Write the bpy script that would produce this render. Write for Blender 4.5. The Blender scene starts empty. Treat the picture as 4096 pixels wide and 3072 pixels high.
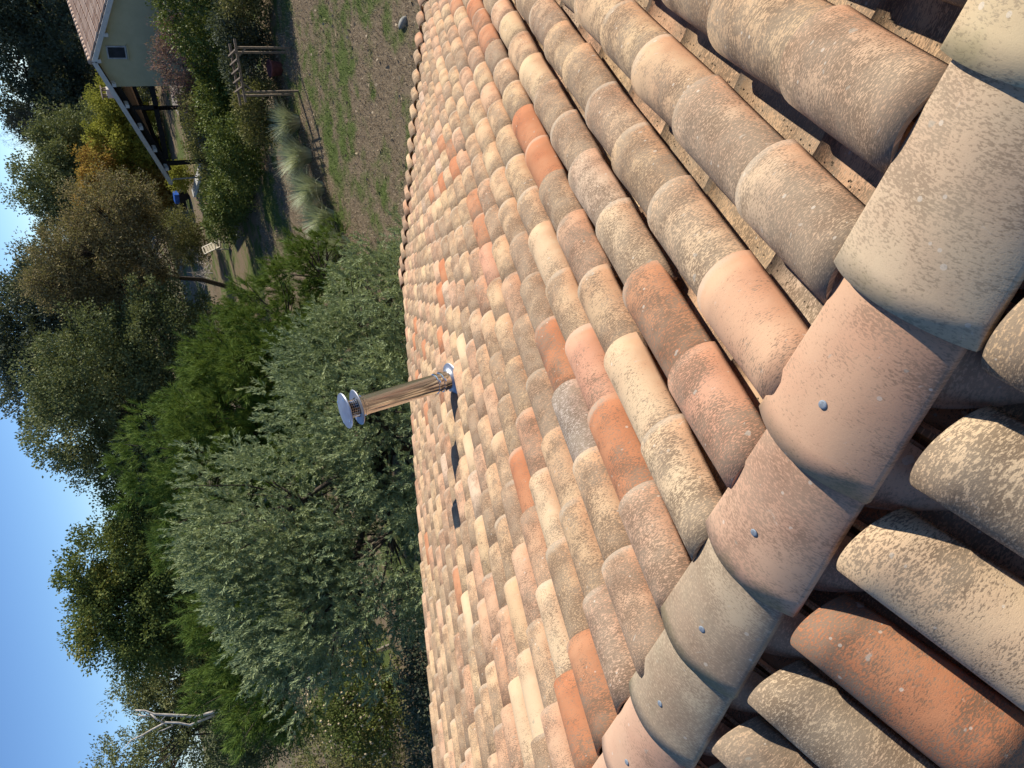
import bpy, math, random
import numpy as np
from mathutils import Matrix, Vector

# ------------------------------------------------------------------ camera, sky, sun, exposure
scene = bpy.context.scene
COL = scene.collection
CAM = Vector((0.0, 0.0, 7.7))
RIGHT = Vector((0.771496, 0.599794, -0.212229))     # the phone was held upright, the frame is stored lying on its side
UP = Vector((-0.156325, 0.502047, 0.850595))
BACK = Vector((0.616730, -0.623054, 0.481090))
cam_data = bpy.data.cameras.new('camera')
cam = bpy.data.objects.new('camera', cam_data)
COL.objects.link(cam)
cam.matrix_world = Matrix(((-UP.x, RIGHT.x, BACK.x, CAM.x), (-UP.y, RIGHT.y, BACK.y, CAM.y),
                           (-UP.z, RIGHT.z, BACK.z, CAM.z), (0, 0, 0, 1)))
cam_data.sensor_width = 36.0
cam_data.lens = 25.93
cam_data.clip_start = 0.05
cam_data.clip_end = 3000.0
scene.camera = cam

SUN = Vector((0.508, 0.708, 0.490)).normalized()
SUN_EL = math.asin(SUN.z)
SUN_ROT = math.atan2(SUN.x, SUN.y)
world = bpy.data.worlds.new('World')
scene.world = world
world.use_nodes = True
wn = world.node_tree
wn.nodes.clear()
sky = wn.nodes.new('ShaderNodeTexSky')
sky.sky_type = 'NISHITA'
sky.sun_disc = False
sky.sun_elevation = SUN_EL
sky.sun_rotation = SUN_ROT
sky.altitude = 50.0
sky.air_density = 0.62
sky.dust_density = 0.0
sky.ozone_density = 6.0
bg = wn.nodes.new('ShaderNodeBackground')
bg.inputs['Strength'].default_value = 0.115
wo = wn.nodes.new('ShaderNodeOutputWorld')
wn.links.new(sky.outputs[0], bg.inputs['Color'])
wn.links.new(bg.outputs[0], wo.inputs['Surface'])

sun_data = bpy.data.lights.new('sun', 'SUN')
sun_data.energy = 4.5
sun_data.angle = math.radians(0.53)
sun_data.color = (1.0, 0.93, 0.82)
sun = bpy.data.objects.new('sun', sun_data)
COL.objects.link(sun)
sun.location = (20, 28, 30)
sun.rotation_euler = SUN.to_track_quat('Z', 'Y').to_euler()

scene.view_settings.view_transform = 'Standard'
scene.view_settings.look = 'None'
scene.view_settings.exposure = 0.46
scene.view_settings.gamma = 1.0
scene.view_settings.use_curve_mapping = False

rng = np.random.default_rng(11)
random.seed(11)

# ------------------------------------------------------------------ helpers
def link(o, parent=None):
    COL.objects.link(o)
    if parent is not None:
        o.parent = parent
    return o

def tag(o, label=None, cat=None, group=None, kind=None):
    if label: o['label'] = label
    if cat: o['category'] = cat
    if group: o['group'] = group
    if kind: o['kind'] = kind
    return o

def empty(name, loc, label=None, cat=None, group=None, rz=0.0):
    o = bpy.data.objects.new(name, None)
    o.empty_display_size = 0.2
    o.location = loc
    o.rotation_euler = (0, 0, rz)
    COL.objects.link(o)
    return tag(o, label, cat, group)

def mesh_from(name, verts, faces, smooth=False):
    me = bpy.data.meshes.new(name)
    me.from_pydata([tuple(map(float, v)) for v in verts], [], faces)
    me.update()
    if smooth:
        me.polygons.foreach_set('use_smooth', [True] * len(me.polygons))
    return me

def big_mesh(name, verts, faces_flat, per, rnd=None, smooth=False):
    """verts (N,3) array; faces_flat (M, per) index array"""
    me = bpy.data.meshes.new(name)
    nv, nf = len(verts), len(faces_flat)
    me.vertices.add(nv)
    me.vertices.foreach_set('co', np.ascontiguousarray(verts, dtype=np.float32).ravel())
    me.loops.add(nf * per)
    me.loops.foreach_set('vertex_index', np.ascontiguousarray(faces_flat, dtype=np.int32).ravel())
    me.polygons.add(nf)
    me.polygons.foreach_set('loop_start', np.arange(0, nf * per, per, dtype=np.int32))
    me.polygons.foreach_set('loop_total', np.full(nf, per, dtype=np.int32))
    if smooth:
        me.polygons.foreach_set('use_smooth', np.ones(nf, dtype=bool))
    me.update(calc_edges=True)
    if rnd is not None:
        a = me.attributes.new('rnd', 'FLOAT', 'POINT')
        a.data.foreach_set('value', np.ascontiguousarray(rnd, dtype=np.float32))
    return me

def obj(name, me, mat, parent=None):
    o = bpy.data.objects.new(name, me)
    if mat is not None and not me.materials:
        me.materials.append(mat)
    return link(o, parent)

class MB:
    """collects boxes, bars, tubes into one mesh"""
    def __init__(self):
        self.v = []; self.f = []
    def box(self, c, s, ax=None):
        ax = ax or ((1, 0, 0), (0, 1, 0), (0, 0, 1))
        X, Y, Z = [Vector(a) for a in ax]
        c = Vector(c); b = len(self.v)
        for dz in (-.5, .5):
            for dy in (-.5, .5):
                for dx in (-.5, .5):
                    self.v.append(c + X * dx * s[0] + Y * dy * s[1] + Z * dz * s[2])
        for q in ((0, 2, 3, 1), (4, 5, 7, 6), (0, 1, 5, 4), (2, 6, 7, 3), (0, 4, 6, 2), (1, 3, 7, 5)):
            self.f.append(tuple(b + i for i in q))
        return self
    def bar(self, a, b, w, h, upv=(0, 0, 1)):
        a, b = Vector(a), Vector(b)
        d = (b - a); L = d.length; d.normalize()
        s = d.cross(Vector(upv))
        if s.length < 1e-4: s = d.cross(Vector((1, 0, 0)))
        s.normalize(); u = s.cross(d)
        return self.box((a + b) / 2, (L, w, h), (d, s, u))
    def tube(self, pts, rad, n=8, cap=True):
        pts = [Vector(p) for p in pts]
        if not hasattr(rad, '__len__'): rad = [rad] * len(pts)
        base = len(self.v)
        prev = None
        for i, p in enumerate(pts):
            d = (pts[min(i + 1, len(pts) - 1)] - pts[max(i - 1, 0)])
            if d.length < 1e-9: d = Vector((0, 0, 1))
            d.normalize()
            if prev is None:
                s = d.cross(Vector((0.3, 0.2, 1)))
                if s.length < 1e-3: s = d.cross(Vector((1, 0, 0)))
            else:
                s = prev - d * prev.dot(d)
            s.normalize(); prev = s; u = d.cross(s)
            for k in range(n):
                t = 2 * math.pi * k / n
                self.v.append(p + (s * math.cos(t) + u * math.sin(t)) * rad[i])
        for i in range(len(pts) - 1):
            for k in range(n):
                k2 = (k + 1) % n
                self.f.append((base + i * n + k, base + i * n + k2, base + (i + 1) * n + k2, base + (i + 1) * n + k))
        if cap:
            self.f.append(tuple(base + k for k in reversed(range(n))))
            self.f.append(tuple(base + (len(pts) - 1) * n + k for k in range(n)))
        return self
    def lathe(self, prof, n=32, at=(0, 0, 0)):
        base = len(self.v); at = Vector(at)
        for r, z in prof:
            for k in range(n):
                t = 2 * math.pi * k / n
                self.v.append(at + Vector((r * math.cos(t), r * math.sin(t), z)))
        for i in range(len(prof) - 1):
            for k in range(n):
                k2 = (k + 1) % n
                self.f.append((base + i * n + k, base + i * n + k2, base + (i + 1) * n + k2, base + (i + 1) * n + k))
        return self
    def build(self, name, mat, parent=None, smooth=False):
        return obj(name, mesh_from(name, self.v, self.f, smooth), mat, parent)

# ------------------------------------------------------------------ materials
class NT:
    def __init__(self, name):
        self.m = bpy.data.materials.new(name)
        self.m.use_nodes = True
        self.t = self.m.node_tree
        self.t.nodes.clear()
        self.out = self.t.nodes.new('ShaderNodeOutputMaterial')
    def n(self, typ, **kw):
        nd = self.t.nodes.new(typ)
        for k, v in kw.items():
            if k.startswith('i_'):
                nd.inputs[k[2:].replace('_', ' ')].default_value = v
            else:
                setattr(nd, k, v)
        return nd
    def l(self, a, b):
        self.t.links.new(a, b)
    def val(self, op, a, b=0.0, c=None, clamp=False):
        nd = self.t.nodes.new('ShaderNodeMath'); nd.operation = op; nd.use_clamp = clamp
        for i, x in enumerate((a, b) if c is None else (a, b, c)):
            if isinstance(x, (int, float)): nd.inputs[i].default_value = x
            else: self.l(x, nd.inputs[i])
        return nd.outputs[0]
    def vmath(self, op, a, b):
        nd = self.t.nodes.new('ShaderNodeVectorMath'); nd.operation = op
        for i, x in enumerate((a, b)):
            if isinstance(x, tuple): nd.inputs[i].default_value = x
            elif isinstance(x, (int, float)): nd.inputs[i].default_value = (x, x, x)
            else: self.l(x, nd.inputs[i])
        return nd.outputs[0]
    def mix(self, fac, a, b, typ='MIX'):
        nd = self.t.nodes.new('ShaderNodeMix'); nd.data_type = 'RGBA'; nd.blend_type = typ
        for s, x in ((nd.inputs[0], fac), (nd.inputs[6], a), (nd.inputs[7], b)):
            if isinstance(x, (int, float)): s.default_value = x
            elif isinstance(x, tuple): s.default_value = x if len(x) == 4 else (*x, 1)
            else: self.l(x, s)
        return nd.outputs[2]
    def noise(self, vec, scale, detail=3, rough=0.55, dist=0.0, w=None):
        nd = self.n('ShaderNodeTexNoise')
        nd.inputs['Scale'].default_value = scale
        nd.inputs['Detail'].default_value = detail
        nd.inputs['Roughness'].default_value = rough
        nd.inputs['Distortion'].default_value = dist
        if vec is not None: self.l(vec, nd.inputs['Vector'])
        return nd.outputs['Fac']
    def ramp(self, fac, lo, hi):
        nd = self.n('ShaderNodeMapRange', interpolation_type='SMOOTHSTEP')
        self.l(fac, nd.inputs['Value'])
        for s, x in ((nd.inputs['From Min'], lo), (nd.inputs['From Max'], hi)):
            if isinstance(x, (int, float)): s.default_value = x
            else: self.l(x, s)
        return nd.outputs[0]
    def bsdf(self, color, rough=0.8, bump=None, bstr=0.3, bdist=0.01, metal=0.0, spec=0.3):
        b = self.n('ShaderNodeBsdfPrincipled')
        b.inputs['Metallic'].default_value = metal
        b.inputs['Specular IOR Level'].default_value = spec
        if isinstance(color, tuple): b.inputs['Base Color'].default_value = (*color[:3], 1)
        else: self.l(color, b.inputs['Base Color'])
        if isinstance(rough, (int, float)): b.inputs['Roughness'].default_value = rough
        else: self.l(rough, b.inputs['Roughness'])
        if bump is not None:
            bn = self.n('ShaderNodeBump')
            bn.inputs['Strength'].default_value = bstr
            bn.inputs['Distance'].default_value = bdist
            self.l(bump, bn.inputs['Height'])
            self.l(bn.outputs[0], b.inputs['Normal'])
        self.l(b.outputs[0], self.out.inputs['Surface'])
        return b

def plain(name, color, rough=0.7, var=0.25, scale=8.0, metal=0.0, spec=0.3, bstr=0.2):
    t = NT(name)
    tc = t.n('ShaderNodeTexCoord').outputs['Object']
    f = t.noise(tc, scale, 5, 0.6)
    f2 = t.noise(tc, scale * 6, 3, 0.6)
    dark = tuple(c * (1 - var) for c in color); light = tuple(min(1, c * (1 + var)) for c in color)
    c = t.mix(t.ramp(f, 0.3, 0.7), dark, light)
    c = t.mix(t.val('MULTIPLY', f2, 0.25), c, tuple(x * 0.6 for x in color))
    t.bsdf(c, rough, f2, bstr, 0.004, metal, spec)
    return t.m

def tile_material(name, per_object=True, ridge=False):
    """fired clay with lichen; the tile's own colour comes with the object (or with the joined tiles' colour attribute)"""
    t = NT(name)
    uv = t.n('ShaderNodeUVMap', uv_map='UVMap').outputs[0]
    if per_object:
        oi = t.n('ShaderNodeObjectInfo')
        base, lich, r = oi.outputs['Color'], oi.outputs['Alpha'], oi.outputs['Random']
    else:
        at = t.n('ShaderNodeAttribute', attribute_name='tint')
        base, lich = at.outputs['Color'], at.outputs['Alpha']
        ar = t.n('ShaderNodeAttribute', attribute_name='rnd')
        r = ar.outputs['Fac']
    off = t.n('ShaderNodeCombineXYZ')
    t.l(t.val('MULTIPLY', r, 91.7), off.inputs[0]); t.l(t.val('MULTIPLY', r, 53.1), off.inputs[1]); t.l(t.val('MULTIPLY', r, 17.3), off.inputs[2])
    p = t.vmath('ADD', uv, off.outputs[0])
    streak = t.vmath('MULTIPLY', p, (0.42, 1.0, 1.0))        # marks run round the barrel
    big = t.noise(p, 5.0, 3, 0.5)
    mid = t.noise(p, 16.0, 4, 0.6)
    sp = t.noise(streak, 260.0, 4, 0.70, 0.3)
    sp2 = t.noise(streak, 110.0, 5, 0.75, 0.6)
    grit = t.noise(p, 420.0, 2, 0.6)
    # clay: mottled between a paler and a pinker firing colour
    pale = t.mix(0.24, base, (0.70, 0.52, 0.33, 1))
    pink = t.mix(0.26, base, (0.52, 0.255, 0.155, 1))
    clay = t.mix(t.ramp(big, 0.32, 0.68), pale, pink)
    clay = t.mix(t.val('MULTIPLY', t.ramp(mid, 0.42, 0.75), 0.35), clay, base)
    # dark lichen: fine specks whose density follows broad patches
    sep = t.n('ShaderNodeSeparateXYZ'); t.l(uv, sep.inputs[0])
    edge = t.ramp(t.val('ADD', sep.outputs[0], t.val('MULTIPLY', t.val('SUBTRACT', mid, 0.5), 0.10)), 0.205, 0.305)
    if not ridge:
        clay = t.mix(t.val('MULTIPLY', edge, 0.55), clay, (0.56, 0.235, 0.115, 1))
    dens = t.val('ADD', t.val('MULTIPLY', big, 0.52), t.val('MULTIPLY', mid, 0.40))
    if not ridge:
        dens = t.val('SUBTRACT', dens, t.val('MULTIPLY', edge, 0.10))
        head = t.ramp(t.val('ADD', sep.outputs[1], t.val('MULTIPLY', t.val('SUBTRACT', big, 0.5), 0.22)), 0.10, 0.30)
        dens = t.val('SUBTRACT', t.val('ADD', dens, 0.045), t.val('MULTIPLY', head, 0.075))
    thr = t.val('SUBTRACT', 1.095, t.val('ADD', t.val('MULTIPLY', lich, 0.33), dens))
    thr = t.val('MAXIMUM', thr, 0.45)
    dark = t.ramp(sp, t.val('SUBTRACT', thr, 0.045), t.val('ADD', thr, 0.035))
    thr2 = t.val('SUBTRACT', 1.255, t.val('ADD', t.val('MULTIPLY', lich, 0.30), dens))
    thr2 = t.val('MAXIMUM', thr2, 0.53)
    blot = t.ramp(sp2, t.val('SUBTRACT', thr2, 0.05), t.val('ADD', thr2, 0.06))
    lcol = t.mix(t.ramp(t.noise(p, 9.0, 2, 0.5), 0.35, 0.65), (0.160, 0.112, 0.072, 1), (0.25, 0.195, 0.135, 1))
    c = t.mix(t.val('MULTIPLY', dark, 0.82 if not ridge else 0.52), clay, lcol)
    c = t.mix(t.val('MULTIPLY', blot, 0.52 if not ridge else 0.35), c, lcol)
    # pale crusts
    wn_ = t.noise(p, 26.0, 5, 0.7, 0.8)
    crust = t.ramp(wn_, 0.655, 0.72)
    c = t.mix(t.val('MULTIPLY', crust, 0.55), c, (0.62, 0.54, 0.43, 1))
    vo = t.n('ShaderNodeTexVoronoi'); vo.inputs['Scale'].default_value = 60.0
    t.l(p, vo.inputs['Vector'])
    sel = t.n('ShaderNodeSeparateColor'); t.l(vo.outputs['Color'], sel.inputs[0])
    dots = t.val('MULTIPLY', t.val('LESS_THAN', vo.outputs['Distance'], t.val('MULTIPLY', sel.outputs[1], 0.33)), t.val('GREATER_THAN', sel.outputs[0], 0.955))
    c = t.mix(t.val('MULTIPLY', dots, 0.5), c, (0.70, 0.62, 0.50, 1))
    v2 = t.n('ShaderNodeTexVoronoi'); v2.inputs['Scale'].default_value = 24.0
    wob_ = t.n('ShaderNodeTexNoise'); wob_.inputs['Scale'].default_value = 70.0; t.l(p, wob_.inputs['Vector'])
    t.l(t.vmath('ADD', p, t.vmath('MULTIPLY', wob_.outputs['Color'], 0.02)), v2.inputs['Vector'])
    s2 = t.n('ShaderNodeSeparateColor'); t.l(v2.outputs['Color'], s2.inputs[0])
    rad = t.val('ADD', t.val('MULTIPLY', s2.outputs[1], 0.16), 0.05)
    ros = t.val('MULTIPLY', t.val('SUBTRACT', 1.0, t.ramp(v2.outputs['Distance'], t.val('SUBTRACT', rad, 0.04), t.val('ADD', rad, 0.02))), t.val('GREATER_THAN', s2.outputs[0], 0.84))
    c = t.mix(t.val('MULTIPLY', ros, 0.55), c, t.mix(s2.outputs[2], (0.55, 0.50, 0.42, 1), (0.30, 0.27, 0.20, 1)))
    if not ridge:
        sx = t.n('ShaderNodeSeparateXYZ'); t.l(uv, sx.inputs[0])
        rim = t.ramp(t.val('ADD', sx.outputs[1], t.val('MULTIPLY', t.val('SUBTRACT', mid, 0.5), 0.06)), 0.438, 0.466)
        rim = t.val('MULTIPLY', rim, t.ramp(t.noise(p, 4.0, 2, 0.5), 0.38, 0.62))
        c = t.mix(t.val('MULTIPLY', rim, 0.40), c, (0.60, 0.51, 0.39, 1))
    if ridge:
        ms = t.ramp(t.val('ADD', sep.outputs[1], t.val('MULTIPLY', t.val('SUBTRACT', mid, 0.5), 0.10)), 0.415, 0.465)
        ms = t.val('MULTIPLY', ms, t.ramp(t.noise(p, 3.0, 2, 0.5), 0.42, 0.60))
        c = t.mix(t.val('MULTIPLY', ms, 0.4), c, (0.24, 0.21, 0.08, 1))
    c = t.mix(t.val('MULTIPLY', grit, 0.30), c, t.mix(0.5, c, (0.10, 0.07, 0.05, 1)))
    h = t.val('ADD', t.val('MULTIPLY', sp, 0.6), t.val('ADD', t.val('MULTIPLY', grit, 0.5), t.val('MULTIPLY', mid, 1.2)))
    t.bsdf(c, 0.9, h, 0.30 if not ridge else 0.14, 0.004, 0.0, 0.18)
    return t.m

def leaf_material(name, cols, trans=0.30, rough=0.55, spec=0.25, patch=0.6):
    t = NT(name)
    a = t.n('ShaderNodeAttribute', attribute_name='rnd').outputs['Fac']
    cr = t.n('ShaderNodeValToRGB')
    els = cr.color_ramp.elements
    while len(els) < len(cols): els.new(0.5)
    for i, c in enumerate(cols):
        els[i].position = i / max(1, len(cols) - 1)
        els[i].color = (*c, 1)
    tc = t.n('ShaderNodeTexCoord').outputs['Object']
    f = t.noise(tc, patch, 3, 0.6)
    fac = t.val('ADD', t.val('MULTIPLY', a, 0.65), t.val('MULTIPLY', t.val('SUBTRACT', f, 0.32), 0.95), clamp=True)
    t.l(fac, cr.inputs[0])
    b = t.n('ShaderNodeBsdfPrincipled')
    t.l(cr.outputs[0], b.inputs['Base Color'])
    b.inputs['Roughness'].default_value = rough + 0.12
    b.inputs['Specular IOR Level'].default_value = spec * 0.4
    tr = t.n('ShaderNodeBsdfTranslucent')
    t.l(t.mix(0.5, cr.outputs[0], (0.20, 0.22, 0.03, 1)), tr.inputs['Color'])
    mx = t.n('ShaderNodeMixShader'); mx.inputs[0].default_value = trans
    t.l(b.outputs[0], mx.inputs[1]); t.l(tr.outputs[0], mx.inputs[2])
    t.l(mx.outputs[0], t.out.inputs['Surface'])
    return t.m

M_TILE = tile_material('clay_tile')
M_TILE_J = tile_material('clay_tile_joined', per_object=False)
M_RIDGE = tile_material('clay_ridge_tile', ridge=True)
M_DECK = plain('roof_felt', (0.07, 0.045, 0.035), 0.9)
M_RENDERW = plain('wall_render', (0.55, 0.47, 0.34), 0.9, 0.08, 3.0)
M_NAIL = plain('galvanised_nail', (0.30, 0.34, 0.38), 0.7, 0.2, 90.0, 0.4)
M_MORTAR = plain('white_mortar', (0.75, 0.70, 0.62), 0.95, 0.15, 40.0)
def clean_metal(name, col, rough):
    t = NT(name); tc = t.n('ShaderNodeTexCoord').outputs['Object']
    t.bsdf(t.mix(t.noise(tc, 9.0, 2, 0.5), col, tuple(c * 0.88 for c in col)), t.val('ADD', t.val('MULTIPLY', t.noise(tc, 14.0, 3, 0.5), 0.10), rough - 0.05), metal=1.0, spec=0.5)
    return t.m
M_STEEL = clean_metal('stainless_steel', (0.80, 0.78, 0.75), 0.15)
M_GALV = plain('galvanised_plate', (0.55, 0.57, 0.60), 0.42, 0.1, 12.0, 0.85)
M_DARKH = plain('dark_hole', (0.015, 0.014, 0.013), 0.9)
M_BARK = plain('bark', (0.075, 0.058, 0.042), 0.95, 0.4, 14.0, bstr=0.7)
M_BARKP = plain('pale_dead_wood', (0.58, 0.51, 0.43), 0.85, 0.3, 10.0, bstr=0.6)
M_WOOD = plain('weathered_wood', (0.22, 0.17, 0.12), 0.85, 0.3, 12.0)
M_BLACKW = plain('dark_stained_timber', (0.018, 0.015, 0.013), 0.75, 0.3, 8.0)
M_WHITEP = plain('white_paint', (0.62, 0.60, 0.54), 0.6, 0.08, 6.0)

# ------------------------------------------------------------------ ground
def ground_material():
    t = NT('meadow_ground')
    geo = t.n('ShaderNodeNewGeometry').outputs['Position']
    n1 = t.noise(geo, 0.30, 4, 0.6, 0.4)
    n2 = t.noise(geo, 1.6, 5, 0.65, 0.5)
    n3 = t.noise(geo, 16.0, 4, 0.7)
    n4 = t.noise(geo, 70.0, 2, 0.6)
    f = t.val('ADD', t.val('MULTIPLY', n1, 0.6), t.val('MULTIPLY', n2, 0.4))
    dry = t.mix(n3, (0.20, 0.145, 0.088, 1), (0.36, 0.28, 0.185, 1))
    green = t.mix(n3, (0.085, 0.12, 0.030, 1), (0.18, 0.225, 0.065, 1))
    c = t.mix(t.ramp(f, 0.47, 0.58), dry, green)
    c = t.mix(t.val('MULTIPLY', n4, 0.5), c, t.mix(0.6, c, (0.03, 0.025, 0.015, 1)))
    t.bsdf(c, 0.95, t.val('ADD', n3, n4), 0.6, 0.04, 0, 0.1)
    return t.m
g = mesh_from('ground', [(-420, -300, 0), (300, -300, 0), (300, 600, 0), (-420, 600, 0)], [(0, 1, 2, 3)])
tag(obj('ground', g, ground_material()), kind='structure')

# ------------------------------------------------------------------ the tiled house under the camera
PHI = math.radians(22.0)
PHN = math.radians(16.5)
YR, ZR = 0.519, 6.5142
X0, DX = -0.562, 0.2546
D0, DD = 0.47, 0.4025
NROW, NCOL = 25, 25
F_S = Vector((0, math.cos(PHI), -math.sin(PHI))); F_N = Vector((0, math.sin(PHI), math.cos(PHI)))
N_S = Vector((0, -math.cos(PHN), -math.sin(PHN))); N_N = Vector((0, -math.sin(PHN), math.cos(PHN)))
RIDGE = Vector((0, YR, ZR))
def slope_frame(near=False):
    S, N = (N_S, N_N) if near else (F_S, F_N)
    X = S.cross(N)
    return Matrix(((X.x, S.x, N.x, 0), (X.y, S.y, N.y, 0), (X.z, S.z, N.z, 0), (0, 0, 0, 1)))
def on_far(x, d, n=0.0): return RIDGE + Vector((x, 0, 0)) + F_S * d + F_N * n
def on_near(x, d, n=0.0): return RIDGE + Vector((x, 0, 0)) + N_S * d + N_N * n

house = empty('tiled_house', (-2.5, YR, 0), 'house under a weathered terracotta barrel tile roof, filling the foreground', 'house')
HOUSE_INV = Matrix.Translation(Vector((2.5, -YR, 0)))

def barrel_mesh(name, nseg, nlen, L, r0, r1, rise, thick, concave=False, wob=0.0, seed=0, nose=0.0):
    """half-pipe tile, local Y down the slope, r0 at the upper end, r1 at the lower end"""
    rg = np.random.default_rng(seed)
    V, F, UV = [], [], []
    ph = rg.uniform(0, 6.28, 4)
    for layer in (0, 1):
        for j in range(nlen + 1):
            y = L * j / nlen
            rr = r0 + (r1 - r0) * j / nlen - (thick if layer else 0)
            for i in range(nseg + 1):
                t = math.pi * i / nseg
                c, s = math.cos(t), math.sin(t)
                # slightly flattened barrel
                x = -rr * c
                z = (rr * rise) * s
                if wob:
                    x *= 1 + wob * math.sin(3.1 * t + ph[0] + 9 * y)
                    z += wob * 0.05 * math.sin(11 * y + ph[1] + 2 * t)
                if concave: z = -z
                V.append((x, y + wob * 0.10 * math.sin(2.3 * t + ph[2]) * (1 if j == nlen else 0) - nose * s * max(0.0, 1 - 2.5 * j / nlen), z))
                UV.append((t * rr, y))
    row = nseg + 1; lay = row * (nlen + 1)
    for layer in (0, 1):
        for j in range(nlen):
            for i in range(nseg):
                a = layer * lay + j * row + i
                q = (a, a + 1, a + row + 1, a + row)
                if (layer == 0) == concave: pass
                F.append(q if (layer == 1) != concave else tuple(reversed(q)))
    for j, rev in ((0, False), (nlen, True)):
        for i in range(nseg):
            a = j * row + i
            q = (a, a + 1, lay + a + 1, lay + a)
            F.append(tuple(reversed(q)) if rev else q)
    for i, rev in ((0, True), (nseg, False)):
        for j in range(nlen):
            a = j * row + i
            q = (a, a + row, lay + a + row, lay + a)
            F.append(tuple(reversed(q)) if rev else q)
    me = mesh_from(name, V, F, True)
    uvl = me.uv_layers.new(name='UVMap')
    idx = np.empty(len(me.loops), dtype=np.int32); me.loops.foreach_get('vertex_index', idx)
    uvl.data.foreach_set('uv', np.array(UV, dtype=np.float32)[idx].ravel())
    # crisp rim edges
    sharp = np.zeros(len(me.polygons), dtype=bool)
    sm = np.ones(len(me.polygons), dtype=bool); sm[2 * nlen * nseg:] = False
    me.polygons.foreach_set('use_smooth', sm)
    return me

TL = 0.475
COVER_HI = [barrel_mesh('cover_tile_fine', 20, 5, TL, 0.089, 0.0995, 0.93, 0.010, wob=0.012, seed=k) for k in range(6)]
COVER_LO = [barrel_mesh('cover_tile', 10, 2, TL, 0.089, 0.0995, 0.93, 0.010, wob=0.012, seed=20 + k) for k in range(4)]
PAN_HI = [barrel_mesh('pan_tile_fine', 16, 3, TL, 0.130, 0.122, 0.42, 0.012, True, 0.012, seed=40 + k) for k in range(4)]
PAN_LO = [barrel_mesh('pan_tile', 8, 1, TL, 0.130, 0.122, 0.42, 0.012, True, 0.0, seed=50 + k) for k in range(2)]
COVER_NOSE = [barrel_mesh('rounded_cover_tile', 24, 6, TL, 0.089, 0.0995, 0.93, 0.010, wob=0.012, seed=80 + k, nose=0.048) for k in range(4)]
for me in COVER_HI + PAN_HI + COVER_LO + PAN_LO + COVER_NOSE:
    me.materials.append(M_TILE)

# firing colours (linear) and how much lichen each kind carries
TINTS = [((0.59, 0.40, 0.24), 0.52, 28), ((0.61, 0.43, 0.255), 0.42, 18), ((0.57, 0.34, 0.215), 0.48, 22),
         ((0.56, 0.38, 0.24), 0.72, 18), ((0.60, 0.38, 0.25), 0.36, 8), ((0.64, 0.47, 0.29), 0.25, 2),
         ((0.54, 0.28, 0.17), 0.45, 3), ((0.60, 0.45, 0.34), 0.50, 3)]
TW = np.array([t[2] for t in TINTS], float); TW /= TW.sum()
ORANGE = (0.46, 0.150, 0.055); RUST = (0.44, 0.17, 0.075); PINK = (0.60, 0.30, 0.19); CREAM = (0.66, 0.49, 0.30); SALMON = (0.62, 0.36, 0.22)
SPECIAL = {(3, 6): (ORANGE, .14), (3, 5): (ORANGE, .10), (2, 1): (RUST, .62), (2, 0): (PINK, .48), (4, 1): (ORANGE, .34),
           (4, 2): (PINK, .18), (5, 3): (ORANGE, .36), (8, 3): (ORANGE, .22), (8, 0): (ORANGE, .30), (7, 0): (RUST, .40),
           (8, 12): (ORANGE, .2), (9, 15): (RUST, .2), (8, 13): (RUST, .45), (7, 9): (RUST, .4), (7, 8): (RUST, .35), (7, 7): (PINK, .2),
           (12, 12): (ORANGE, .05), (13, 12): (ORANGE, .05), (10, 14): (ORANGE, .1), (12, 16): (RUST, .2), (20, 17): (ORANGE, .2),
           (21, 17): (ORANGE, .2), (16, 5): (RUST, .2), (15, 10): (RUST, .3), (3, 12): (ORANGE, .25), (3, 10): (RUST, .3), (3, 11): (RUST, .4),
           (4, 15): (RUST, .3), (14, 11): (ORANGE, .2), (18, 14): (RUST, .1), (21, 15): (RUST, .2), (19, 12): (RUST, .2), (22, 9): (RUST, .1),
           (12, 6): (CREAM, .05), (7, 2): (CREAM, .30), (3, 1): (CREAM, .20), (4, 4): (CREAM, .10), (3, 0): (CREAM, .55), (15, 4): (CREAM, .05),
           (11, 1): (CREAM, .1), (10, 1): (CREAM, .05), (8, 1): (CREAM, .3), (11, 8): (CREAM, .08), (1, 0): (SALMON, .12), (5, 2): ((0.52, 0.46, 0.40), .75),
           (1, 1): ((0.62, 0.44, 0.27), .60), (0, 0): ((0.55, 0.40, 0.26), .62), (0, 1): ((0.57, 0.40, 0.26), .62), (-1, 0): ((0.56, 0.38, 0.24), .58),
           (5, 0): ((0.60, 0.38, 0.24), .60), (4, 0): ((0.60, 0.38, 0.25), .60), (6, 0): ((0.62, 0.40, 0.27), .65), (2, 2): ((0.58, 0.42, 0.26), .66)}

def in_frame(p, margin=1.08):
    d = p - CAM
    z = -d.dot(BACK)
    if z <= 0.05: return False
    u, v = d.dot(-UP) / z, d.dot(RIGHT) / z
    return abs(u) < 0.6942 * margin and abs(v) < 0.5207 * margin

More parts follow.
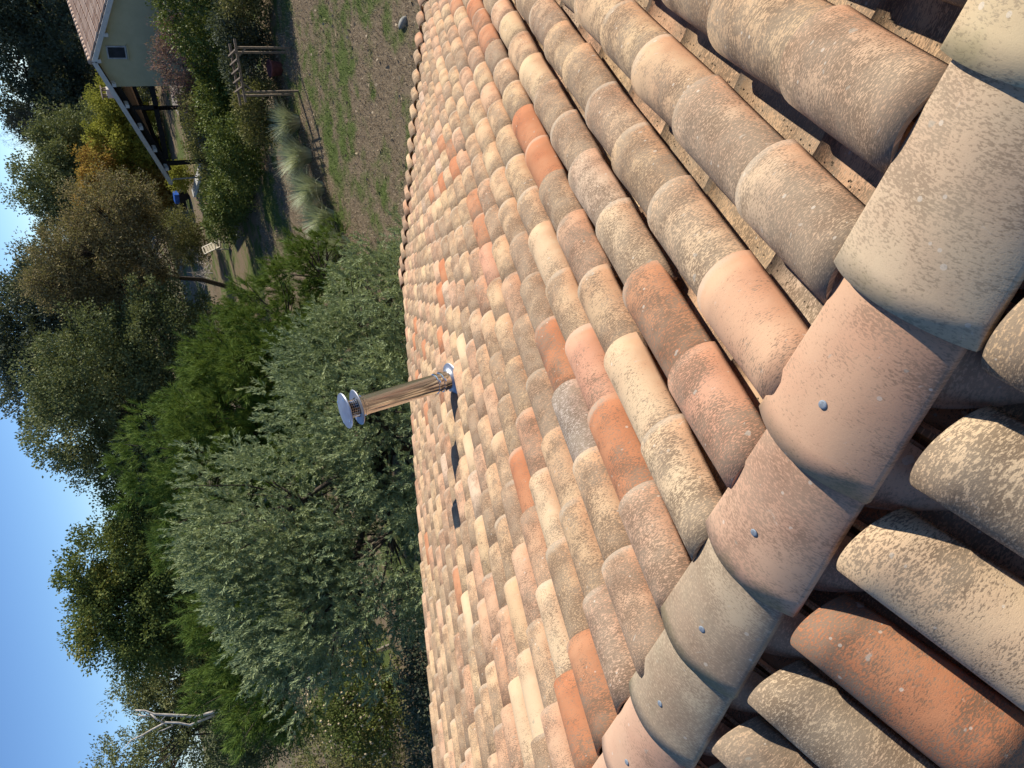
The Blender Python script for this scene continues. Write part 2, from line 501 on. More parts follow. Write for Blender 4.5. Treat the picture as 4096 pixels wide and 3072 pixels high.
class Joined:
    """tiles past the nearest ones: still real tiles, kept in one mesh"""
    def __init__(self): self.v, self.f, self.uv, self.t, self.r, self.nv = [], [], [], [], [], 0
    def add(self, me, M, tint, rnd):
        n = len(me.vertices); co = np.empty(n * 3, dtype=np.float32); me.vertices.foreach_get('co', co)
        co = co.reshape(-1, 3); A = np.array(M, dtype=np.float64)
        self.v.append(co @ A[:3, :3].T + A[:3, 3])
        li = np.empty(len(me.loops), dtype=np.int32); me.loops.foreach_get('vertex_index', li)
        self.f.append(li.reshape(-1, 4) + self.nv)
        uv = np.empty(len(me.loops) * 2, dtype=np.float32); me.uv_layers[0].data.foreach_get('uv', uv)
        self.uv.append(uv); self.t.append(np.tile(np.array(tint, dtype=np.float32), (n, 1))); self.r.append(np.full(n, rnd)); self.nv += n
    def build(self, name, parent):
        if not self.v: return None
        me = big_mesh(name, np.vstack(self.v), np.vstack(self.f), 4, np.concatenate(self.r), True)
        me.uv_layers.new(name='UVMap').data.foreach_set('uv', np.concatenate(self.uv))
        a = me.attributes.new('tint', 'FLOAT_COLOR', 'POINT'); a.data.foreach_set('color', np.vstack(self.t).ravel())
        o = obj(name, me, M_TILE_J, parent); o.matrix_parent_inverse = HOUSE_INV
        return tag(o, kind='stuff')

def pick_tint(key=None):
    if key in SPECIAL: c, l = SPECIAL[key]
    else:
        c, l, _ = TINTS[rng.choice(len(TINTS), p=TW)]
        c = (c[0] * 0.96, c[1] * 0.94, c[2] * 0.89)
        k = rng.uniform(0.94, 1.06); c = tuple(x * k * rng.uniform(0.98, 1.02) for x in c); l = l + rng.uniform(-0.12, 0.12)
    return (*c, max(0.0, min(1.0, l)))

def tile_matrix(near, x, dend, nrm, rz, tilt, ln=1.0):
    F = slope_frame(near)
    p = (on_near if near else on_far)(x, dend - TL * ln, nrm)
    return Matrix.Translation(p) @ F @ Matrix.Rotation(rz, 4, 'Z') @ Matrix.Rotation(tilt, 4, 'X') @ Matrix.Diagonal((1, ln, 1, 1))

covers, pans = [], []
TILT = math.atan2(0.0115, DD)
for c in range(-7, NCOL):
    lat = rng.normal(0, 0.0025)
    for r in range(NROW):
        key = (c, r)
        x = X0 - DX * c + lat + rng.normal(0, 0.003); d = D0 + DD * r + rng.normal(0, 0.011)
        covers.append((x, d + (0.12 if r == NROW - 1 else 0), key, False, rng.normal(0, 0.010), rng.uniform(-0.003, 0.003) + (0.055 if r == NROW - 1 else 0)))
        pans.append((x + DX * 0.5, d + rng.normal(0, 0.012) - 0.01, key, False, rng.normal(0, 0.006), 0.0))
NEARX0 = -0.7465
NEAR_T = {(0, 0): (CREAM, .50), (1, 0): (CREAM, .15), (2, 0): (ORANGE, .33), (3, 0): ((0.55, 0.42, 0.27), .66), (4, 0): ((0.56, 0.41, 0.26), .62), (5, 0): (CREAM, .2), (2, 1): ((0.56, 0.42, 0.27), .7)}
for c in range(-5, 11):
    for r in range(6):
        x = NEARX0 - 0.2535 * c + rng.normal(0, 0.003)
        d = 0.560 + DD * r + rng.normal(0, 0.008)
        covers.append((x, d, ('n', c, r), True, rng.normal(0, 0.008), 0.0))
        pans.append((x + 0.127, d - 0.02 + rng.normal(0, 0.008), ('n', c, r), True, 0.0, 0.0))

def lay_tiles(items, is_cover, name, rest_name, limit):
    ranked = []
    for it in items:
        x, d, key, near, rz, dn = it
        p = (on_near if near else on_far)(x, d - 0.2, 0.06 if is_cover else -0.02)
        ranked.append((0 if in_frame(p) else 1, (p - CAM).length, it))
    ranked.sort(key=lambda q: (q[0], q[1]))
    J = Joined()
    for i, (out, dist, it) in enumerate(ranked):
        x, d, key, near, rz, dn = it
        if key[0] == 'n':
            if (key[1], key[2]) in NEAR_T and is_cover:
                c_, l_ = NEAR_T[(key[1], key[2])]; tint = (*c_, l_)
            else: tint = pick_tint()
        else:
            tint = pick_tint(key if is_cover else None)
        if is_cover:
            M = tile_matrix(near, x, d, 0.012 + dn, rz, TILT, 0.80 if key[-1] == 0 else 1.0)
            if near: M = M @ Matrix.Diagonal((1.10, 1, 1.08, 1))
        else:
            M = tile_matrix(near, x, d, 0.004 + dn, rz, TILT, (0.72 if not near else 0.95) if key[-1] == 0 else 1.0)
        if i < limit and not out:
            fine = dist < 4.2
            lst = (COVER_HI if fine else COVER_LO) if is_cover else (PAN_HI if fine else PAN_LO)
            if is_cover and near and key[-1] == 0: lst = COVER_NOSE
            o = bpy.data.objects.new(name, lst[rng.integers(len(lst))])
            link(o, house); o.matrix_parent_inverse = HOUSE_INV; o.matrix_basis = M; o.color = tint
        else:
            lst = COVER_LO if is_cover else PAN_LO
            if is_cover and near and key[-1] == 0: lst = COVER_NOSE
            J.add(lst[rng.integers(len(lst))], M, tint, rng.uniform(0, 1))
    return J.build(rest_name, house)
lay_tiles(covers, True, 'roof_tile', 'far_roof_tiles', 300)
lay_tiles(pans, False, 'channel_tile', 'far_channel_tiles', 170)

# roof deck, walls
XW0, XW1 = -6.75, 2.6
mb = MB()
def slab(a, b, c, d, n, th):
    base = len(mb.v)
    for p in (a, b, c, d): mb.v.append(Vector(p))
    for p in (a, b, c, d): mb.v.append(Vector(p) - n * th)
    for q in ((0, 1, 2, 3), (7, 6, 5, 4), (0, 4, 5, 1), (1, 5, 6, 2), (2, 6, 7, 3), (3, 7, 4, 0)): mb.f.append(tuple(base + i for i in q))
DE = D0 + DD * (NROW - 1) - 0.12
slab(on_far(XW0, 0, -.075), on_far(XW1, 0, -.075), on_far(XW1, DE, -.075), on_far(XW0, DE, -.075), F_N, 0.08)
slab(on_near(XW1, 0.02, -.075), on_near(XW0, 0.02, -.075), on_near(XW0, 2.7, -.075), on_near(XW1, 2.7, -.075), N_N, 0.08)
dk = mb.build('roof_deck', M_DECK, house); dk.matrix_parent_inverse = HOUSE_INV
yE = YR + (DE - 0.4) * math.cos(PHI); zE = ZR - (DE - 0.4) * math.sin(PHI) - 0.30
yN = YR - 2.4 * math.cos(PHN); zN = ZR - 2.4 * math.sin(PHN) - 0.30
V = [(XW0 + .2, yN, 0), (XW1, yN, 0), (XW1, yE, 0), (XW0 + .2, yE, 0), (XW0 + .2, yN, zN), (XW1, yN, zN), (XW1, yE, zE), (XW0 + .2, yE, zE), (XW0 + .2, YR, ZR - .3), (XW1, YR, ZR - .3)]
w = obj('wall', mesh_from('wall', V, [(0, 1, 5, 4), (2, 3, 7, 6), (1, 2, 6, 9, 5), (3, 0, 4, 8, 7)]), M_RENDERW, house)
w.matrix_parent_inverse = HOUSE_INV

# ridge tiles: each laps over the next one away from the camera
def ridge_mesh(seed):
    rg = np.random.default_rng(seed)
    nseg, nlen, L, th = 32, 10, 0.46, 0.015
    V, F, UV = [], [], []
    ph = rg.uniform(0, 6.28, 4)
    for layer in (0, 1):
        for j in range(nlen + 1):
            s = j / nlen; x = -L * s
            a_ = 0.108 + 0.030 * s; sg = 0.036 + 0.008 * s; RR = (a_ * a_ + sg * sg) / (2 * sg)
            for i in range(nseg + 1):
                u = -math.cos(math.pi * i / nseg) * 0.35 + (2 * i / nseg - 1) * 0.65
                yy = -a_ * u
                z0 = math.sqrt(RR * RR - yy * yy) - math.sqrt(RR * RR - a_ * a_)
                e = 0.0006 * math.sin(2.1 * u * 3 + ph[0] + 5 * x) + 0.0005 * math.sin(17 * x + ph[1] + 4 * u)
                xx = x + ((0.002 * math.sin(3 * u + ph[2]) - 0.006 * (1 - u * u)) * s ** 6)
                V.append((xx, yy, z0 + e - (th if layer else 0)))
                UV.append((-yy + 0.5, -x))
    row = nseg + 1; lay = row * (nlen + 1)
    for layer in (0, 1):
        for j in range(nlen):
            for i in range(nseg):
                a = layer * lay + j * row + i
                q = (a, a + 1, a + row + 1, a + row)
                F.append(tuple(reversed(q)) if layer == 1 else q)
    nb = len(F)
    for j, rev in ((0, True), (nlen, False)):
        for i in range(nseg):
            a = j * row + i; q = (a, a + 1, lay + a + 1, lay + a); F.append(tuple(reversed(q)) if rev else q)
    for i, rev in ((0, False), (nseg, True)):
        for j in range(nlen):
            a = j * row + i; q = (a, a + row, lay + a + row, lay + a); F.append(tuple(reversed(q)) if rev else q)
    me = mesh_from('ridge_tile', V, F, True)
    sm = np.ones(len(F), dtype=bool); sm[nb:] = False; me.polygons.foreach_set('use_smooth', sm)
    idx = np.empty(len(me.loops), dtype=np.int32); me.loops.foreach_get('vertex_index', idx)
    me.uv_layers.new(name='UVMap').data.foreach_set('uv', np.array(UV, dtype=np.float32)[idx].ravel())
    me.materials.append(M_RIDGE)
    return me
RM = [ridge_mesh(k) for k in range(4)]
RZ0 = 7.7 - 1.153
RT = [((0.57, 0.46, 0.27), .26), ((0.56, 0.44, 0.29), .26), ((0.60, 0.35, 0.22), .20), ((0.58, 0.36, 0.24), .34), ((0.50, 0.40, 0.27), .50), ((0.49, 0.41, 0.28), .52), ((0.64, 0.40, 0.27), .05)]
nail_me = MB().lathe([(0, .0022), (.006, .0021), (.0080, .0014), (.0086, 0), (.0080, -.0012), (.003, -.0015), (.003, -.03)], 16)
nail_me = mesh_from('nail', nail_me.v, nail_me.f, True)
for k in range(-3, 17):
    end = -0.886 - 0.3500 * (k - 2)
    M = Matrix.Translation((end + 0.46, YR - 0.012 + rng.normal(0, 0.003), RZ0 + rng.normal(0, 0.0015))) @ Matrix.Rotation(rng.normal(0, 0.012), 4, 'Z') @ Matrix.Rotation(math.radians(2.0), 4, 'Y')
    o = bpy.data.objects.new('ridge_tile', RM[k % 4]); link(o, house); o.matrix_parent_inverse = HOUSE_INV; o.matrix_basis = M
    c, l = RT[k] if 0 <= k < len(RT) else RT[int(rng.integers(len(RT)))]
    o.color = (*c, l)
    if k != 1 and k != 0:
        nl = obj('nail', nail_me, M_NAIL, o)
        nl.matrix_basis = Matrix.Translation((-0.46 + 0.13, rng.normal(0.004, 0.004), 0.0430)) @ Matrix.Rotation(rng.normal(0, .08), 4, 'X') @ Matrix.Rotation(rng.normal(0, .08), 4, 'Y')

# curved closure pieces under the ridge on the near side, one in each channel
def closure_mesh(seed):
    rg = np.random.default_rng(seed)
    nu, nv, th = 10, 5, 0.014
    V, F, UV = [], [], []
    for layer in (0, 1):
        for j in range(nv + 1):
            s = j / nv
            w = 0.092 * (1 - 0.72 * s ** 1.3)
            for i in range(nu + 1):
                u = 2 * i / nu - 1
                x = u * w - 0.018 * s; y = 0.105 + 0.145 * s + 0.016 * (1 - u * u) * s
                z = 0.040 * (1 - s) - 0.034 * s - 0.026 * u * u * (1 - 0.5 * s) + 0.010 * math.sin(math.pi * s) - layer * th
                V.append((x, y, z)); UV.append((x + .5, y))
    row = nu + 1; lay = row * (nv + 1)
    for layer in (0, 1):
        for j in range(nv):
            for i in range(nu):
                a = layer * lay + j * row + i; q = (a, a + 1, a + row + 1, a + row)
                F.append(q if layer == 0 else tuple(reversed(q)))
    for j, rev in ((0, True), (nv, False)):
        for i in range(nu):
            a = j * row + i; q = (a, lay + a, lay + a + 1, a + 1); F.append(tuple(reversed(q)) if rev else q)
    for i, rev in ((0, False), (nu, True)):
        for j in range(nv):
            a = j * row + i; q = (a, lay + a, lay + a + row, a + row); F.append(tuple(reversed(q)) if rev else q)
    me = mesh_from('closure_tile', V, F, True)
    idx = np.empty(len(me.loops), dtype=np.int32); me.loops.foreach_get('vertex_index', idx)
    me.uv_layers.new(name='UVMap').data.foreach_set('uv', np.array(UV, dtype=np.float32)[idx].ravel())
    me.materials.append(M_RIDGE)
    return me
CM = [closure_mesh(k) for k in range(2)]
for c in range(-3, 11):
    x = NEARX0 - 0.2535 * c + 0.127 + rng.normal(0, 0.006)
    o = bpy.data.objects.new('closure_tile', CM[c % 2]); link(o, house); o.matrix_parent_inverse = HOUSE_INV
    o.matrix_basis = Matrix.Translation(on_near(x, 0, 0)) @ slope_frame(True) @ Matrix.Rotation(rng.normal(0, 0.08), 4, 'Z')
    o.color = (0.52 * rng.uniform(.9, 1.1), 0.33, 0.22, rng.uniform(.3, .6))

rgd = np.random.default_rng(63)
bits = MB()
for k in range(600):
    c = int(rgd.integers(-2, 9)); d = rgd.uniform(0.2, 4.2)
    x = X0 - DX * c + 0.101 + abs(rgd.normal(0, 0.0035))
    q = on_far(x, d, rgd.uniform(0.000, 0.010)); L_ = rgd.uniform(.002, .006)
    a_ = Vector((rgd.normal(0, .5), 0, 0)) + F_S * rgd.normal(0, 1) + F_N * rgd.normal(0, .3); a_.normalize()
    bits.bar(q, q + a_ * L_, rgd.uniform(.002, .004), .002)
db = bits.build('joint_debris', plain('dry_moss', (.15, .11, .065), .95, .5, 60), house); db.matrix_parent_inverse = HOUSE_INV; tag(db, kind='stuff')

# ------------------------------------------------------------------ steel chimney flue standing through the roof
CB = Vector((-3.716, 3.983, 5.165)); CT = Vector((-3.755, 3.945, 6.176))
ax = (CT - CB).normalized()
flue = empty('chimney_flue', CB, 'shiny stainless steel chimney flue with round double cap standing on the tile roof', 'chimney')
flue.rotation_mode = 'QUATERNION'; flue.rotation_quaternion = ax.to_track_quat('Z', 'Y')
FH = (CT - CB).length
def lat(name, prof, mat, parent=flue, n=40, at=(0, 0, 0)):
    o = MB().lathe(prof, n, at).build(name, mat, parent, True)
    mod = o.modifiers.new('edge', 'EDGE_SPLIT'); mod.split_angle = math.radians(35)
    return o
R = 0.076
lat('flashing_plate', [(0, .070), (.130, .070), (.135, .076), (.132, .082), (.104, .086), (.090, .098), (R + .006, .110), (R, .112)], M_GALV)
lat('pipe', [(R, -.12), (R, FH - .13), (R - .004, FH - .13), (R - .004, -.12)], M_STEEL, n=56)
for z in (.165, .215):
    b = lat('clamp_band', [(R, z - .014), (R + .006, z - .012), (R + .008, z - .005), (R + .008, z + .005), (R + .006, z + .012), (R, z + .014)], M_STEEL)
    MB().tube([(R + .004, -.02, z), (R + .016, 0.0, z), (R + .004, .02, z)], .004, 6).build('bolt', M_STEEL, b)
b = lat('clamp_band', [(R, FH - .185), (R + .005, FH - .18), (R + .005, FH - .165), (R, FH - .16)], M_STEEL)
MB().tube([(-R - .003, -.02, FH - .172), (-R - .013, 0.0, FH - .172), (-R - .003, .02, FH - .172)], .004, 6).build('bolt', M_STEEL, b)
lat('lower_disc', [(R, FH - .135), (.134, FH - .128), (.138, FH - .121), (.134, FH - .117), (R, FH - .120)], M_GALV, n=48)
lat('mesh_core', [(.050, FH - .12), (.050, FH - .055), (0, FH - .055)], M_DARKH)
cap = lat('cap_disc', [(0, FH - .040), (.130, FH - .036), (.139, FH - .028), (.136, FH - .020), (0, FH - .004)], M_GALV, n=48)
cage = MB()
for z in (FH - .115, FH - .10, FH - .085, FH - .07, FH - .055):
    cage.tube([(.066 * math.cos(t), .066 * math.sin(t), z) for t in np.linspace(0, 2 * math.pi, 25)], .0016, 4, False)
for k in range(20):
    t = 2 * math.pi * k / 20
    cage.tube([(.066 * math.cos(t), .066 * math.sin(t), FH - .12), (.066 * math.cos(t), .066 * math.sin(t), FH - .04)], .0015, 4, False)
cage.build('wire_guard', M_STEEL, flue)
for k in range(4):
    t = math.pi / 4 + k * math.pi / 2
    MB().tube([(.088 * math.cos(t), .088 * math.sin(t), FH - .125), (.088 * math.cos(t), .088 * math.sin(t), FH - .030)], .005, 6).build('cap_support', M_STEEL, flue)
    MB().lathe([(0, .004), (.006, .003), (.007, 0)], 10, (.112 * math.cos(t), .112 * math.sin(t), FH - .013)).build('rivet', M_STEEL, cap)

# ------------------------------------------------------------------ foliage
def unit(a): return a / np.maximum(np.linalg.norm(a, axis=-1, keepdims=True), 1e-9)

def leaf_mesh(name, P, Dv, L, W, rnd, rg, curl=0.15):
    """rhombic leaves: base P, direction Dv, length L, width W"""
    n = len(P)
    side = unit(np.cross(Dv, unit(rg.normal(size=(n, 3)))))
    nrm = np.cross(side, Dv)
    mid = P + Dv * (L * 0.48)[:, None]
    v = np.empty((n, 4, 3))
    v[:, 0] = P
    v[:, 1] = mid + side * (W * 0.5)[:, None] + nrm * (L * curl)[:, None]
    v[:, 2] = P + Dv * L[:, None]
    v[:, 3] = mid - side * (W * 0.5)[:, None] + nrm * (L * curl)[:, None]
    f = np.arange(4 * n).reshape(n, 4)
    return big_mesh(name, v.reshape(-1, 3), f, 4, np.repeat(rnd, 4))

def blob_points(blobs, n, rg, shell=0.5, low=0.35, lump=0.22):
    """clump centres through the crown's volume, thicker towards an uneven skin"""
    w = np.array([(b[3] * b[4] * b[5]) ** (2 / 3) for b in blobs]); w /= w.sum()
    out, dirs, owner = [], [], []
    cnt = rg.multinomial(n, w)
    for bi, (b, k) in enumerate(zip(blobs, cnt)):
        d = unit(rg.normal(size=(k * 2 + 8, 3)))
        keep = (d[:, 2] > -0.55) | (rg.uniform(size=len(d)) < low)
        d = d[keep][:k]
        ph = rg.uniform(0, 6.28, 6); fr = rg.uniform(2.2, 5.0, 6)
        bump = sum(np.sin(fr[i] * d[:, i % 3] + ph[i]) for i in range(6)) / 6
        r = (1 - shell * rg.uniform(size=len(d)) ** 1.6) * (1 + lump * bump + rg.normal(0, 0.05, len(d)))
        out.append(np.array(b[:3]) + d * r[:, None] * np.array(b[3:6])); dirs.append(d); owner.append(np.full(len(d), bi))
    return np.vstack(out), np.vstack(dirs), np.concatenate(owner)

def clustered(blobs, n, rg, shell, low, lump, per, rad):
    """boughs: groups of clumps round fewer centres, with gaps between them"""
    C, D, O = blob_points(blobs, max(8, n // per), rg, shell, low, lump)
    o = rg.normal(size=(len(C), per, 3)); o *= rg.uniform(size=(len(C), per, 1)) ** 0.4 / np.linalg.norm(o, axis=-1, keepdims=True)
    r = rad * rg.uniform(0.6, 1.35, (len(C), 1, 1))
    P = C[:, None] + o * r * (1, 1, 0.7)
    Dn = unit(0.5 * D[:, None] + 0.7 * o)
    return P.reshape(-1, 3), Dn.reshape(-1, 3), np.repeat(O, per)

def limbs(root, base, blobs, C, owner, trunk_r, mat, rg, twigs=60, tr_name='trunk'):
    m = MB()
    base = np.array(base, float)
    top = max(b[2] for b in blobs)
    cx = np.mean([b[0] for b in blobs]); cy = np.mean([b[1] for b in blobs])
    fork = np.array([base[0] * .6 + cx * .4, base[1] * .6 + cy * .4, base[2] + (top - base[2]) * 0.42])
    q = base * .5 + fork * .5 + rg.normal(0, trunk_r * .6, 3) * (1, 1, 0)
    m.tube([base - (0, 0, .1), base + (0, 0, .25), q, fork], [trunk_r * 1.35, trunk_r, trunk_r * .85, trunk_r * .7], 9)
    for bi, b in enumerate(blobs):
        c = np.array(b[:3])
        k = fork * .5 + c * .5 + rg.normal(0, .25, 3)
        m.tube([fork, k, c], [trunk_r * .6, trunk_r * .42, trunk_r * .24], 6)
        own = np.where(owner == bi)[0]
        if len(own):
            for i in rg.choice(own, min(len(own), max(3, twigs // len(blobs))), replace=False):
                p = C[i]; s = k * .35 + c * .65
                mm = s * .5 + p * .5 + rg.normal(0, .12, 3)
                m.tube([s, mm, p], [trunk_r * .20, trunk_r * .12, trunk_r * .04], 4, False)
    return m.build(tr_name, mat, root, True)

def broadleaf(name, label, cat, base, blobs, mat, clumps, per, leaf=(0.13, 0.075), crad=0.38, trunk=0.2, seed=0, group=None, bark=None, shell=0.5, twigs=60, lump=0.22, low=0.35, up=0.15):
    rg = np.random.default_rng(seed)
    root = empty(name, base, label, cat, group)
    inv = Matrix.Translation(-Vector(base))
    C, Dr, own = clustered(blobs, clumps, rg, shell, low, lump, 5, crad * 1.5) if trunk > 0.1 else blob_points(blobs, clumps, rg, shell, low, lump)
    n = len(C) * per
    off = rg.normal(size=(n, 3)); off *= (rg.uniform(size=(n, 1)) ** 0.45) / np.maximum(np.linalg.norm(off, axis=1, keepdims=True), 1e-6)
    cr = np.repeat(crad * rg.uniform(0.55, 1.3, len(C)), per)
    P = np.repeat(C, per, 0) + off * cr[:, None] * (1, 1, 0.75)
    Dv = unit(0.55 * off + 0.45 * np.repeat(Dr, per, 0) + rg.normal(0, 0.55, (n, 3)) + np.array((0, 0, up)))
    ok = P[:, 2] > base[2] + 0.03
    P, Dv = P[ok], Dv[ok]; n = len(P)
    crn = np.repeat(rg.uniform(0, 1, len(C)), per)[ok]
    rnd = np.clip(0.55 * crn + 0.45 * rg.uniform(0, 1, n), 0, 1)
    L = leaf[0] * rg.uniform(0.65, 1.3, n); W = leaf[1] * rg.uniform(0.65, 1.3, n)
    o = obj('crown', leaf_mesh('crown', P, Dv, L, W, rnd, rg), mat, root); o.matrix_parent_inverse = inv
    if trunk:
        t = limbs(root, base, blobs, C, own, trunk, bark or M_BARK, rg, twigs); t.matrix_parent_inverse = inv
    return root

def spray_crown(name, label, cat, base, blobs, mat, sprays, fronds, flen, fwid, slen, trunk, seed, cone=0.9, upb=0.5, group=None, needle=False, shell=0.55, lump=0.2, low=0.3, bark=None):
    """shoots that point outwards and up, set with fronds (mimosa) or needles (pine)"""
    rg = np.random.default_rng(seed)
    root = empty(name, base, label, cat, group)
    inv = Matrix.Translation(-Vector(base))
    C, Dr, own = clustered(blobs, sprays, rg, shell, low, lump, 16, 0.50 if not needle else 0.42)
    A = unit(Dr * 0.7 + np.array((0, 0, upb)) + rg.normal(0, 0.35, C.shape))
    ns = len(C)
    sl = slen * rg.uniform(0.6, 1.35, ns)
    t = rg.uniform(0.0, 1.0, (ns, fronds))
    B = C[:, None, :] + A[:, None, :] * (t * sl[:, None])[:, :, None]
    rnd_dir = rg.normal(size=(ns, fronds, 3))
    rnd_dir -= (rnd_dir * A[:, None, :]).sum(-1, keepdims=True) * A[:, None, :]
    rnd_dir = unit(rnd_dir)
    k = cone * rg.uniform(0.45, 1.25, (ns, fronds)) * (1.15 - 0.55 * t)
    Dv = unit(A[:, None, :] + rnd_dir * k[:, :, None])
    P = B.reshape(-1, 3); Dv = Dv.reshape(-1, 3)
    ok = P[:, 2] > base[2] + 0.05
    sr = np.repeat(rg.uniform(0, 1, ns), fronds)
    rnd = np.clip(0.5 * sr + 0.35 * rg.uniform(0, 1, len(P)) + 0.15 * t.reshape(-1), 0, 1)[ok]
    P, Dv = P[ok], Dv[ok]; n = len(P)
    L = flen * rg.uniform(0.6, 1.3, n); W = fwid * rg.uniform(0.7, 1.3, n)
    if needle:
        side = unit(np.cross(Dv, rg.normal(size=(n, 3))))
        v = np.empty((n, 3, 3)); v[:, 0] = P - side * (W * .5)[:, None]; v[:, 1] = P + side * (W * .5)[:, None]
        v[:, 2] = P + Dv * L[:, None] - np.array((0, 0, 1)) * (L * 0.10)[:, None]
        me = big_mesh('crown', v.reshape(-1, 3), np.arange(3 * n).reshape(n, 3), 3, np.repeat(rnd, 3))
    else:
        me = leaf_mesh('crown', P, Dv, L, W, rnd, rg, 0.08)
    o = obj('crown', me, mat, root); o.matrix_parent_inverse = inv
    tr = limbs(root, base, blobs, C, own, trunk, bark or M_BARK, rg, 140); tr.matrix_parent_inverse = inv
    return root

L_MIM = leaf_material('mimosa_leaf', [(0.135, 0.184, 0.097), (0.27, 0.336, 0.183), (0.392, 0.451, 0.233), (0.526, 0.543, 0.224)], 0.25, 0.55, 0.3, 0.5)
L_PINE = leaf_material('pine_needle', [(0.04, 0.076, 0.018), (0.1, 0.167, 0.032), (0.191, 0.271, 0.057), (0.262, 0.316, 0.1)], 0.22, 0.5, 0.3, 0.6)
L_OAK = leaf_material('holm_oak_leaf', [(0.065, 0.086, 0.043), (0.129, 0.155, 0.069), (0.216, 0.233, 0.097), (0.324, 0.292, 0.129)], 0.22, 0.5, 0.35, 0.35)
L_OAKD = leaf_material('dark_evergreen_leaf', [(0.036, 0.053, 0.036), (0.074, 0.093, 0.061), (0.122, 0.142, 0.091), (0.182, 0.192, 0.131)], 0.18, 0.5, 0.35, 0.3)
L_OAKG = leaf_material('oak_leaf', [(0.051, 0.077, 0.024), (0.105, 0.142, 0.041), (0.192, 0.224, 0.062), (0.386, 0.284, 0.062)], 0.25, 0.5, 0.3, 0.35)
L_BROWN = leaf_material('thin_brown_leaf', [(0.112, 0.098, 0.058), (0.224, 0.19, 0.1), (0.347, 0.268, 0.129), (0.446, 0.312, 0.134)], 0.25, 0.6, 0.2, 0.4)
L_YEL = leaf_material('yellow_leaf', [(0.148, 0.172, 0.033), (0.324, 0.312, 0.056), (0.446, 0.442, 0.083), (0.446, 0.426, 0.093)], 0.35, 0.6, 0.2, 0.4)
L_ORA = leaf_material('orange_leaf', [(0.262, 0.148, 0.038), (0.523, 0.279, 0.07), (0.527, 0.383, 0.105), (0.527, 0.505, 0.122)], 0.35, 0.6, 0.2, 0.5)
L_LAUR = leaf_material('laurel_leaf', [(0.047, 0.072, 0.017), (0.102, 0.142, 0.033), (0.179, 0.218, 0.051), (0.277, 0.297, 0.089)], 0.20, 0.4, 0.45, 0.6)
L_RED = leaf_material('red_brown_leaf', [(0.139, 0.081, 0.077), (0.28, 0.157, 0.139), (0.394, 0.216, 0.178), (0.456, 0.304, 0.229)], 0.25, 0.6, 0.2, 0.7)
L_GRAY = leaf_material('bare_twig', [(0.07, 0.06, 0.045), (0.11, 0.095, 0.07), (0.15, 0.13, 0.1), (0.19, 0.16, 0.12)], 0.1, 0.8, 0.1, 0.6)
L_SCRUB = leaf_material('scrub_leaf', [(0.062, 0.069, 0.024), (0.142, 0.146, 0.053), (0.243, 0.226, 0.086), (0.325, 0.243, 0.122)], 0.25, 0.55, 0.25, 0.8)
L_PAMP = leaf_material('grass_blade', [(0.269, 0.318, 0.195), (0.439, 0.5, 0.33), (0.61, 0.62, 0.428), (0.62, 0.62, 0.366)], 0.3, 0.6, 0.2, 0.8)
L_WOODS = leaf_material('woodland_leaf', [(0.051, 0.072, 0.035), (0.101, 0.127, 0.06), (0.165, 0.178, 0.092), (0.216, 0.203, 0.114)], 0.2, 0.6, 0.2, 0.1)

spray_crown('mimosa_tree', 'large grey-green mimosa tree with feathery foliage behind the far roof edge', 'tree', (-12.9, 11.9, 0),
            [(-13.3, 11.2, 4.7, 1.6, 1.6, 2.1), (-11.6, 12.6, 2.7, 1.8, 1.8, 1.8), (-10.4, 13.6, 1.6, 1.6, 1.7, 1.7), (-14.2, 9.8, 5.0, 1.6, 1.7, 1.9),
             (-14.4, 8.7, 4.3, 1.2, 1.3, 1.7), (-9.9, 14.3, .9, 1.2, 1.3, 1.3), (-12.0, 11.4, 1.9, 2.4, 2.4, 2.0), (-13.6, 9.4, 2.8, 1.8, 1.6, 1.8)],
            L_MIM, 8600, 32, 0.100, 0.022, 0.34, 0.17, 101, 0.9, 0.6, lump=0.30, shell=0.45)
spray_crown('pine_tree', 'bright green long-needled pine beside the brown lawn, right of the mimosa', 'tree', (-14.2, 19.5, 0),
            [(-13.6, 18.6, 2.3, 1.9, 2.0, 2.1), (-15.0, 18.0, 4.0, 1.9, 1.9, 1.9), (-12.2, 19.0, 1.0, 1.3, 1.4, 1.3), (-14.2, 17.2, 1.9, 2.0, 2.0, 1.9)], L_PINE, 4200, 32, 0.20, 0.017, 0.26, 0.16, 102, 0.75, 0.7, needle=True)
spray_crown('pine_tree', 'tallest green pine, rising behind the middle of the mimosa', 'tree', (-16.6, 16.8, 0),
            [(-16.4, 16.6, 5.4, 2.2, 2.2, 2.5), (-17.4, 15.3, 4.7, 1.9, 2.0, 2.6), (-15.6, 17.2, 4.0, 2.0, 2.0, 2.2), (-16.0, 15.6, 2.8, 2.2, 2.2, 2.2)], L_PINE, 4200, 32, 0.20, 0.017, 0.26, 0.18, 103, 0.75, 0.7, needle=True)
spray_crown('pine_tree', 'dark green pine at the left end, below the bleached dead tree', 'tree', (-19.6, 12.4, 0),
            [(-19.3, 12.6, 5.0, 1.9, 2.0, 2.0), (-19.9, 11.2, 5.4, 1.6, 1.7, 2.0), (-19.0, 13.6, 4.4, 1.6, 1.6, 2.0)], L_PINE, 3000, 32, 0.20, 0.018, 0.26, 0.15, 104, 0.75, 0.7, needle=True)

